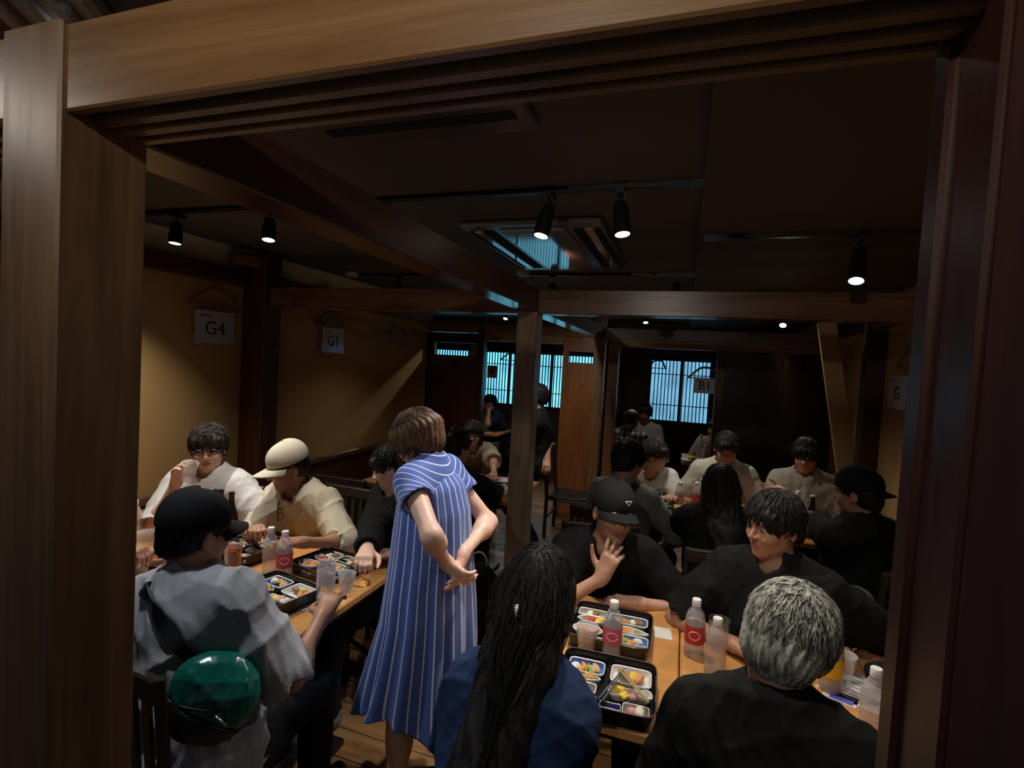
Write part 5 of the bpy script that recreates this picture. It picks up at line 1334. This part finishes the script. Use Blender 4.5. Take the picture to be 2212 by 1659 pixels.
def cup(loc, label, h=.095, r0=.027, r1=.038, m=None, liquid=None, lt=(.92, .92, .92), name='plastic_cup', cat='cup', group='clear plastic cups', tiltM=None):
    e = empty(name, loc, 0, label, cat, group)
    pr = [(.002, .003), (r0 - .0015, .003), (r0, 0), (r0 + (r1 - r0) * .5, h * .5), (r0 + (r1 - r0) * .5 + .001, h * .53), (r1, h), (r1 + .002, h + .002), (r1 - .001, h), (r0 + (r1 - r0) * .5 - .001, h * .5)]
    autosmooth(MB().lathe(pr, 22, cap=False).build('wall', m or CLR, e), 50)
    if liquid: autosmooth(MB().lathe([(.002, .005), (r0 - .003, .005), (r0 + (r1 - r0) * liquid - .003, h * liquid), (.002, h * liquid)], 18, cap=False).build('drink', clear('cupdrink_%d' % int(lt[2] * 100), lt, .06), e), 40)
    if tiltM is not None: e.rotation_euler = tiltM
    return e
def card(loc, w_, d_, rz, label, col=(.75, .75, .75), lines=0, name='paper_card', cat='card', z=.0015, accent=None):
    e = empty(name, loc, rz, label, cat)
    MB().box(-w_ / 2, w_ / 2, -d_ / 2, d_ / 2, 0, z).build('sheet', mat('paper_%d%d%d' % tuple(int(c * 100) for c in col), col, rough=.7, var=.05), e)
    for i in range(lines):
        y = d_ * (.38 - .76 * i / max(1, lines - 1)) if lines > 1 else 0
        MB().box(-w_ * .42, w_ * (.42 if i % 3 else .2), y - d_ * .012, y + d_ * .012, z, z + .0004).build('printed_line', mat('ink_grey', (.22, .22, .24), rough=.8), e)
    if accent: MB().box(-w_ * .3, w_ * .4, -d_ * .4, d_ * .1, z, z + .0005).build('printed_patch', mat('ink_blue', accent, rough=.7), e)
    return e
# ---- lunch boxes
DISHM = {'blue': mat('dish_blue', (.10, .20, .55), rough=.25, var=.5, scale=40), 'white': mat('dish_white', (.72, .72, .70), rough=.3, var=.06), 'aqua': mat('dish_aqua', (.30, .52, .58), rough=.3, var=.1), 'indigo': mat('dish_indigo', (.05, .06, .28), rough=.25, var=.3, scale=50), 'grey': mat('dish_clear', (.42, .40, .36), rough=.35, var=.12)}
RIMM = mat('dish_rim', (.75, .76, .62), rough=.35, var=.1)
FOOD = {'fry': (.48, .24, .06), 'egg': (.75, .52, .06), 'shrimp': (.70, .28, .14), 'rice': (.74, .71, .64), 'leaf': (.22, .34, .06), 'meat': (.30, .13, .08), 'pink': (.62, .30, .30), 'daikon': (.72, .73, .66), 'carrot': (.72, .26, .03), 'brown': (.24, .13, .05), 'bean': (.36, .42, .10), 'fish': (.60, .36, .20), 'red': (.48, .05, .04)}
def fm(k): return mat('food_' + k, FOOD[k], rough=.5, var=.25, scale=70, bump=.4, bscale=120)
def dish(e, x, y, w_, d_, rz, kind, foods, shape='rect', seed=0, hh=.022):
    rgd = random.Random(seed); n = 28; M = Matrix.Translation((x, y, .012)) @ Matrix.Rotation(rz, 4, 'Z'); rows = []
    ex = {'rect': .28, 'oval': 1.0, 'boat': 1.0, 'heart': .7, 'round': 1.0}[shape]
    def pt(s, z, t):
        c, q = math.cos(t), math.sin(t); c2 = math.copysign(abs(c) ** ex, c); q2 = math.copysign(abs(q) ** ex, q)
        if shape == 'boat': q2 *= (1 - .55 * abs(c2) ** 3)
        if shape == 'heart': q2 *= .8 + .25 * math.cos(2 * t)
        return tuple(M @ Vector((w_ / 2 * s * c2, d_ / 2 * s * q2, z)))
    T = [2 * math.pi * i / n for i in range(n)]
    for s, z in ((.02, 0.002), (.80, .002), (.88, .006), (.95, hh)): rows.append([pt(s, z, t) for t in T])
    o = MB().grid(rows, True).build('dish', DISHM[kind], e, True)
    MB().grid([[pt(.94, hh - .001, t) for t in T], [pt(.965, hh + .003, t) for t in T], [pt(1.0, hh + .001, t) for t in T], [pt(.97, hh - .004, t) for t in T]], True).build('dish_rim', RIMM if kind in ('blue', 'grey') else DISHM['white'], o, True)
    for i, k in enumerate(foods):
        cnt = 2 if k in ('fry', 'leaf', 'bean') else 1
        mbf = MB(); fx = (-.30 + .60 * (i + .5) / len(foods)) * w_
        for q in range(cnt * 2):
            px_, py_ = fx + rgd.uniform(-.09, .09) * w_, rgd.uniform(-.20, .20) * d_; r_ = rgd.uniform(.010, .016)
            MM = M @ Matrix.Translation((px_, py_, .012 + r_ * .45)) @ Matrix.Rotation(rgd.uniform(0, 3), 4, 'Z') @ Matrix.Rotation(rgd.uniform(-.4, .4), 4, 'X')
            if k == 'egg': mbf.bbox(-r_, r_, -r_ * .8, r_ * .8, -r_ * .6, r_ * .6, .003, MM)
            elif k in ('leaf', 'bean'): mbf.ell((0, 0, 0), (r_ * 1.4, r_ * .5, r_ * .35), 8, 5, MM)
            elif k in ('shrimp', 'carrot', 'fish'): mbf.ell((0, 0, 0), (r_ * 1.8, r_ * .75, r_ * .6), 9, 6, MM)
            else: mbf.ell((0, 0, 0), (r_ * 1.25, r_, r_ * .8), 9, 6, MM)
        for t in range(len(mbf.v)):
            v = mbf.v[t]; mbf.v[t] = (v[0] + rgd.uniform(-.001, .001), v[1] + rgd.uniform(-.001, .001), v[2] + rgd.uniform(-.001, .001))
        mbf.build({'fry': 'fried_piece', 'egg': 'egg_slice', 'leaf': 'garnish_leaf', 'bean': 'green_bean', 'rice': 'rice_mound', 'daikon': 'daikon_slice', 'red': 'pickle'}.get(k, k + '_piece'), fm(k), o, True)
LAYA = [(-.070, .075, .115, .075, 0, 'blue', ('daikon', 'carrot', 'leaf', 'fish'), 'rect'), (-.075, .020, .115, .038, -.05, 'aqua', ('fish', 'fry'), 'boat'), (-.078, -.035, .105, .05, 0, 'grey', ('pink', 'brown'), 'rect'), (-.075, -.090, .11, .05, .05, 'white', ('rice', 'bean'), 'rect'),
        (.068, .070, .125, .095, 0, 'white', ('meat', 'egg', 'shrimp'), 'rect'), (.070, -.015, .13, .065, .15, 'white', ('egg', 'pink', 'daikon'), 'heart'), (.020, -.095, .06, .05, 0, 'indigo', (), 'heart'), (.090, -.092, .075, .055, 0, 'grey', ('pink', 'rice'), 'rect')]
LAYB = [(-.080, .085, .11, .06, 0, 'grey', ('rice', 'brown'), 'rect'), (-.072, .035, .12, .055, .1, 'white', ('meat', 'red', 'egg'), 'boat'), (-.080, -.045, .11, .07, 0, 'white', ('shrimp', 'carrot'), 'oval'), (.055, .080, .145, .07, 0, 'blue', ('bean', 'fry', 'daikon', 'brown'), 'rect'), (.065, .005, .14, .045, -.1, 'white', ('carrot', 'fish', 'leaf'), 'boat'), (.075, -.062, .12, .065, 0, 'blue', ('leaf', 'carrot', 'rice'), 'rect'), (-.01, -.105, .06, .04, 0, 'indigo', (), 'heart')]
def bento(x, y, rz, label, lay, w_=.292, d_=.278, seed=0, chop=None, cat='lunch box'):
    e = empty('lunch_box', (x, y, TZ), rz, label, cat, 'black compartment lunch boxes'); mb = MB(); bk = mat('bento_black', (.010, .009, .009), rough=.22, var=.2)
    def ring(s, z, n=32):
        R = []
        for i in range(n):
            t = 2 * math.pi * (i + .5) / n; c, q = math.cos(t), math.sin(t); R.append((w_ / 2 * s * math.copysign(abs(c) ** .22, c), d_ / 2 * s * math.copysign(abs(q) ** .22, q), z))
        return R
    rows = [ring(.02, 0), ring(.90, 0), ring(.93, .004), ring(.97, .034), ring(.985, .036), ring(1.0, .050), ring(.985, .052), ring(.965, .046), ring(.94, .013), ring(.02, .012)]
    autosmooth(mb.grid(rows, True).build('tray', bk, e), 35)
    MB().grid([ring(.975, .0525), ring(.990, .0535), ring(.997, .0515)], True).build('rim_line', mat('bento_rim', (.10, .06, .05), rough=.3), e, True)
    MB().box(-.003, .003, -d_ * .45, d_ * .45, .012, .034).build('divider', bk, e)
    for i, q in enumerate(lay): dish(e, *q, seed=seed * 31 + i)
    return e
def chopsticks(a, b, label, m=None, gap=.012):
    a, b = np.array(a, float), np.array(b, float); e = empty('chopsticks', a, 0, label, 'chopsticks'); s = unit(np.cross(b - a, (0, 0, 1))) * gap
    for k in (0, 1): MB().tube([s * k, b - a + s * k * .3], [.0038, .0022], 6).build('stick', m or mat('chopstick_wood', (.52, .36, .17), rough=.5), e, True)
    return e
def bz(px, py, z=TZ): q = atz(px, py, z); return (float(q[0]), float(q[1]), float(q[2]))

# near right table
bento(-.162, 1.535, .04, 'black lunch box nearest the front edge of the right table', LAYA, seed=1)
bento(-.195, 1.885, .02, 'black lunch box behind the pink labelled bottle', LAYB, seed=2)
chopsticks((-.17, 1.43, TZ + .052), (-.12, 1.60, TZ + .058), 'dark grey chopsticks lying across the nearest lunch box', mat('chop_grey', (.10, .11, .13), rough=.35))
chopsticks((-.125, 1.60, TZ + .058), (-.035, 1.465, TZ + .056), 'pale wooden chopsticks across the nearest lunch box')
pet(bz(1320, 1415), 'clear bottle with pink label standing between the two right lunch boxes', (.62, .10, .16), liquid=.10, logo=(.8, .7, .72), h=.19)
pet(bz(1497, 1415), 'clear bottle with red label beside the glass tumbler', (.55, .035, .05), h=.20, shape='ramune', liquid=.10, logo=(.8, .5, .5))
pet((.155, 1.80, TZ), 'short clear bottle with white cap before the grey haired person', None, h=.185, liquid=.11)
pet((.555, 1.655, TZ), 'clear bottle with white cap beside the right jamb post', None, h=.195, liquid=.12)
cup(bz(1266, 1405), 'clear plastic cup of water beside the pink labelled bottle', liquid=.55, h=.085, r0=.028, r1=.038)
cup(bz(1550, 1400), 'plain glass tumbler behind the two capped bottles', h=.105, r0=.031, r1=.036, m=GLS, name='glass_tumbler', cat='glass', group='glass tumblers')
cup(bz(1815, 1478), 'clear plastic cup beside the yellow bottle', h=.10, r0=.027, r1=.040)
pet(bz(1792, 1490), 'yellow juice bottle with pale cap beside the grey hair', (.75, .48, .02), h=.20, liquid=.15, ltint=(.8, .5, .02), capm=mat('cap_pale', (.72, .74, .50), rough=.4), group='juice bottles')
card(bz(1432, 1368), .062, .085, .1, 'small blank white card on the right table', (.66, .66, .62))
card(bz(1850, 1488), .17, .20, -.55, 'printed white paper sheet near the right jamb post', (.62, .62, .62), 7, 'paper_sheet', 'paper')
card(bz(1815, 1507), .09, .06, -.4, 'blue and white printed card by the yellow bottle', (.66, .66, .70), 0, accent=(.10, .10, .50))
S = SDF(); S.ell((0, 0, .035), (.10, .055, .042), frame_of(35), 0); S.cone((-.05, .03, .03), (.07, -.04, .03), .03, .035, .03); S.cut((0, 0, .001), (0, 0, -1))
o = link('pouch', S.mesh(.006, fold_noise(61, .003, 25), 'pouch'), cloth('pouch_black', (.006, .006, .007))); o.location = (.71, 1.93, TZ); tag(o, 'black cloth pouch lying on the right table', 'pouch')

# left table
bento(-1.905, 1.92, -.20, 'black lunch box in front of the person in cream cap', LAYA, seed=3, w_=.27, d_=.26)
bento(-1.455, 1.915, -.18, 'black lunch box beside the striped dress', LAYB, seed=4, w_=.27, d_=.24)
bento(-1.465, 1.590, -.20, 'black lunch box at the near corner of the left table', LAYA, seed=5, w_=.29, d_=.25)
pet(bz(613, 1248), 'clear bottle with red label in the middle of the left table', (.50, .04, .06), h=.205, liquid=.09, shape='ramune', logo=(.7, .4, .4))
pet((-1.68, 1.80, TZ), 'plain clear bottle left of the red labelled bottle', None, h=.20)
cup(bz(702, 1302), 'tall clear glass on a white paper mat', h=.16, r0=.034, r1=.036, m=CLR, liquid=.45, name='water_carafe', cat='carafe', group='tall glasses')
cup(bz(748, 1277), 'clear plastic cup of ice beside the striped dress', h=.075, r0=.027, r1=.036, liquid=.75, lt=(.82, .84, .86))
card((-1.33, 1.655, TZ), .15, .15, .45, 'white paper mat under the tall clear glass', (.66, .66, .66), 3, 'paper_mat', 'paper')
card(bz(525, 1232), .055, .045, .25, 'small white card between the left lunch boxes', (.72, .72, .74), 2)
card((-1.98, 1.50, TZ), .21, .30, -.9, 'white printed menu sheet on the left table', (.70, .69, .68), 8, 'paper_sheet', 'menu')
beer((-2.17, 1.98, TZ), 'brown beer bottle left of its pair behind the black cap'); beer((-2.09, 1.97, TZ), 'brown beer bottle right of its pair behind the black cap')
pet((-2.52, 1.80, TZ), 'clear bottle with white cap at the far left of the table', None, h=.205, liquid=.1)
cup((-2.33, 1.72, TZ), 'clear plastic cup standing among glasses on the far left', h=.10)
cup((-2.25, 1.80, TZ), 'clear plastic cup behind the other left cups', h=.10)
cup((-2.10, 1.53, TZ), 'short glass of pale drink by the menu sheet', h=.085, r0=.026, r1=.033, m=GLS, liquid=.5, lt=(.85, .75, .45), name='drink_glass', cat='glass', group='glass tumblers')
cup((-1.785, 1.70, TZ), 'tall amber beer glass behind the black cap', h=.15, r0=.030, r1=.036, m=GLS, liquid=.86, lt=(.85, .36, .03), name='beer_glass', cat='glass', group='beer glasses')
e = empty('side_plate', (-2.14, 1.70, TZ), 0, 'round reddish brown plate on the left table', 'plate'); autosmooth(MB().lathe([(.002, .004), (.06, .004), (.068, 0), (.10, .014), (.102, .016), (.098, .016), (.066, .007), (.002, .007)], 28, cap=False).build('dish_body', mat('plate_brown', (.20, .075, .035), rough=.3), e), 45)
MB().lathe([(.099, .0165), (.1025, .0165)], 28, cap=False).build('rim', mat('plate_brown', (.2, .07, .03)), e)
S = SDF()
for q in range(5): S.cone((-.05 + .025 * q, -.03 * (q % 2), .03), (-.04 + .025 * q, .03, .07 + .012 * (q % 3)), .03, .018, .02)
S.cut((0, 0, .001), (0, 0, -1))
o = link('plastic_bag', S.mesh(.006, fold_noise(31, .006, 30), 'plastic_bag'), clear('bag_film', (.85, .84, .84), .22, .2)); o.location = (-2.36, 1.90, TZ); tag(o, 'crumpled clear plastic bag on the far left of the table', 'bag')
# cup held by the white tee person
pw = P_CUP['wr'][1]; hp = np.array(at(416, 1016, 1.90)); cup((hp[0] - .005, hp[1] - .02, hp[2] - .045), 'clear plastic cup held up beside the left wall', h=.092, r0=.027, r1=.037, liquid=.6, tiltM=(.15, .30, 0))
chopsticks(at(520, 1140, 1.90), at(548, 1180, 1.83), 'dark chopsticks in the hand of the person in cream cap', mat('chop_dark', (.06, .03, .02), rough=.4))
chopsticks(at(788, 1205, 1.86), at(745, 1228, 1.84), 'dark chopsticks held over the lunch box by the dress', mat('chop_dark', (.06, .03, .02), rough=.4))

# far right table
bento(-.16, 3.80, .1, 'black lunch box at the far right table by the grey sleeve', LAYB, seed=6, w_=.27, d_=.25)
bento(-.12, 4.03, 0, 'black lunch box in front of the person in glasses', LAYA, seed=7, w_=.27, d_=.22)
pet((.02, 3.86, TZ), 'clear bottle with white cap on the far right table edge', None, h=.20, liquid=.13, ltint=(.8, .62, .60))
pet((.135, 3.93, TZ), 'clear bottle with pink label beside the far wooden box', (.55, .06, .08), h=.20, liquid=.1)
pet((.17, 4.08, TZ), 'clear bottle before the person in off-white tee', None, h=.205)
pet((.74, 3.72, TZ), 'tall clear bottle with blue logo in front of the reaching hand', None, h=.26, r=.038, liquid=.10)
beer((.80, 3.60, TZ), 'brown beer bottle with yellow cap on the far right table', (.72, .55, .05))
cup((.90, 3.72, TZ), 'clear plastic cup near the reversed cap', h=.09); cup((.98, 3.68, TZ), 'clear plastic cup closest to the right wall', h=.09)
e = empty('menu_box', (.045, 3.62, TZ), .05, 'small pale wooden condiment box on the far right table', 'box')
MB().bbox(-.055, .055, -.045, .045, 0, .075, .004).build('box_body', wood('box_pale', (.50, .30, .10), (.66, .43, .17), 0, .4, 0), e); MB().bbox(-.058, .058, -.048, .048, .075, .082, .002).build('lid', wood('box_pale', (.5, .3, .1), (.6, .4, .1)), e)
MB().bbox(-.012, .012, -.050, -.045, .03, .045, .002).build('latch', mat('black_matte', (.006, .006, .006)), e)
# back left bay
pet((-1.20, 3.72, TZ), 'clear bottle beside the centre post in the back bay', None, h=.205, liquid=.1)
bento(-1.30, 3.66, .3, 'black lunch box on the back left bay table', LAYB, seed=8, w_=.25, d_=.2)
cup((-2.03, 3.52, TZ), 'large ribbed clear pitcher of ice beside the left wall', h=.21, r0=.060, r1=.085, m=clear('pitcher', (.86, .84, .80), .20, .1), liquid=.55, lt=(.80, .78, .74), name='ice_pitcher', cat='pitcher', group='ice pitchers')
# back room tables
table(-3.1, -2.35, 6.55, 7.15, 'dark table before the wide cyan window'); table(.02, .55, 5.95, 6.6, 'small table beside the red panel in the back room')
pet((-2.72, 6.72, TZ), 'tall clear bottle before the cyan window', (.62, .66, .55), h=.26, r=.037)
cup((-2.58, 6.72, TZ), 'red tinted plastic cup before the cyan window', h=.10, r0=.035, r1=.045, liquid=.6, lt=(.75, .25, .30))
card((-2.60, 6.63, TZ), .24, .16, .1, 'white tray paper on the table before the cyan window', (.62, .64, .66), 0, 'paper_mat', 'paper', .012)
pet((.215, 6.12, TZ), 'tall dark-necked bottle in the back right room', None, h=.30, r=.036); pet((.27, 6.05, TZ), 'clear bottle with round badges in the back right room', (.5, .5, .48), h=.20)
e = empty('serving_plate', (.13, 6.05, TZ), 0, 'white plate of food on the small back table', 'plate'); autosmooth(MB().lathe([(.002, .004), (.07, .004), (.115, .018), (.112, .020), (.07, .008), (.002, .008)], 24, cap=False).build('dish_body', DISHM['white'], e), 45)
MB().ell((0, .0, .035), (.045, .04, .03), 10, 7).build('food_heap', fm('egg'), e, True); MB().bbox(-.01, .06, -.05, -.01, .01, .04, .004).build('food_piece', fm('brown'), e)

# ------------------------------------------------------------------ hangers and paper signs
def text(s, size, loc, rot_, m, parent, name='lettering'):
    c = bpy.data.curves.new(name, 'FONT'); c.body = s; c.size = size; c.align_x = 'CENTER'; c.align_y = 'CENTER'; c.extrude = .0006
    t = bpy.data.objects.new(name, c); COL.objects.link(t); dg = bpy.context.evaluated_depsgraph_get(); dg.update()
    me = bpy.data.meshes.new_from_object(t.evaluated_get(dg)); bpy.data.objects.remove(t); bpy.data.curves.remove(c); me.materials.clear()
    o = link(name, me, m, parent); o.location = loc; o.rotation_euler = rot_; return o
INK = mat('ink_black', (.012, .012, .014), rough=.6)
HW = wood('hanger_wood', (.16, .085, .035), (.26, .15, .065), 1, .4, 0)
def hanger(loc, rz, label, w_=.40):
    """local X along the hanger"""
    e = empty('coat_hanger', loc, rz, label, 'hanger', 'wooden coat hangers')
    pts = [(-w_ / 2, 0, -.115), (-w_ / 2 + .02, 0, -.10), (-.06, 0, -.012), (0, 0, 0), (.06, 0, -.012), (w_ / 2 - .02, 0, -.10), (w_ / 2, 0, -.115)]
    MB().tube(smooth_path(pts, 22), .0115, 8).build('arms', HW, e, True); MB().tube([(-w_ / 2 + .02, 0, -.112), (w_ / 2 - .02, 0, -.112)], .006, 8).build('bar', HW, e, True)
    MB().tube([(0, 0, 0), (0, 0, .025), (.018, 0, .045), (.02, 0, .06), (.008, 0, .078), (-.008, 0, .074), (-.014, 0, .062)], .0022, 6).build('hook', mat('steel', (.6, .6, .6)), e, True)
    return e
def sign(loc, rz, txt, label, w_=.297, h_=.213):
    e = empty('paper_sign', loc, rz, label, 'sign')
    MB().box(-w_ / 2, w_ / 2, -.0008, .0008, -h_, 0).build('paper', mat('paper_sign', (.70, .70, .74), rough=.35, var=.04), e)
    MB().box(-w_ / 2 - .004, w_ / 2 + .004, -.002, -.0012, -h_ - .005, .006).build('sleeve', clear('sleeve_film', (.92, .92, .94), .05, .12), e)
    text(txt, .125, (.0, -.0030, -h_ * .54), (math.pi / 2, 0, 0), INK, e)
    MB().box(-w_ * .42, -w_ * .12, -.0034, -.0028, -.034, -.027).build('small_print', INK, e)
    return e
RZL = math.pi / 2    # faces into the room from the left wall
hanger((-2.955, 2.60, 2.075), RZL, 'wooden coat hanger above the G4 sign'); sign((-2.945, 2.598, 1.930), RZL, 'G4', 'white paper sign reading G4 on the left wall')
hanger((-2.955, 3.775, 2.055), RZL, 'wooden coat hanger above the G1 sign'); sign((-2.945, 3.80, 1.918), RZL, 'G1', 'white paper sign reading G1 on the left wall')
hanger((-2.955, 4.885, 2.045), RZL, 'bare wooden coat hanger near the back left corner')
hanger((1.315, 3.85, 1.93), -RZL, 'wooden coat hanger on the right wall', .38); sign((1.30, 3.93, 1.755), -RZL, 'G', 'white paper sign on the right wall, cut by the jamb')
q = at(1522, 836, 5.68); e = hanger((q[0], 5.68, q[2] + .20), 0, 'dark coat hanger in the back right opening', .36); MB().tube([(0, 0, .075), (0, 0, 1.945 - q[2] - .20)], .002, 5).build('string', INK, e); sign((q[0], 5.67, q[2] + .095), 0, 'B1', 'white hanging sign in the back right opening', .22, .16)
q = at(1063, 803, 7.84); e = empty('window_notice', q, 0, 'small pinkish notice hanging before the cyan window', 'sign')
MB().tube([(0, 0, .10), (0, 0, 1.935 - q[2])], .002, 5).build('string', INK, e); MB().box(-.085, .085, -.001, .001, -.10, .10).build('paper', mat('notice_pink', (.75, .55, .80), rough=.6, var=.15, scale=20), e); MB().box(-.03, .03, -.003, -.001, -.04, .04).build('print_mark', mat('ink_violet', (.12, .06, .14), rough=.7), e)
hanger((at(1105, 770, 7.84)[0], 7.84, 1.855), 0, 'thin dark hanger before the cyan window', .38)
hanger((at(1420, 800, 7.84)[0], 7.84, 1.855), 0, 'thin dark hanger before the blue window', .26)
q = at(1700, 790, 5.60); e = empty('wall_box', (q[0], 5.645, q[2]), 0, 'small brass plate on the dark red back panel', 'plate'); MB().bbox(-.03, .03, -.012, 0, -.05, .05, .003).build('plate_body', mat('brass', (.30, .22, .08), metal=.6, rough=.4), e); MB().ell((0, -.014, -.02), (.012, .006, .012)).build('stud', mat('brass', (.3, .2, .1)), e, True)
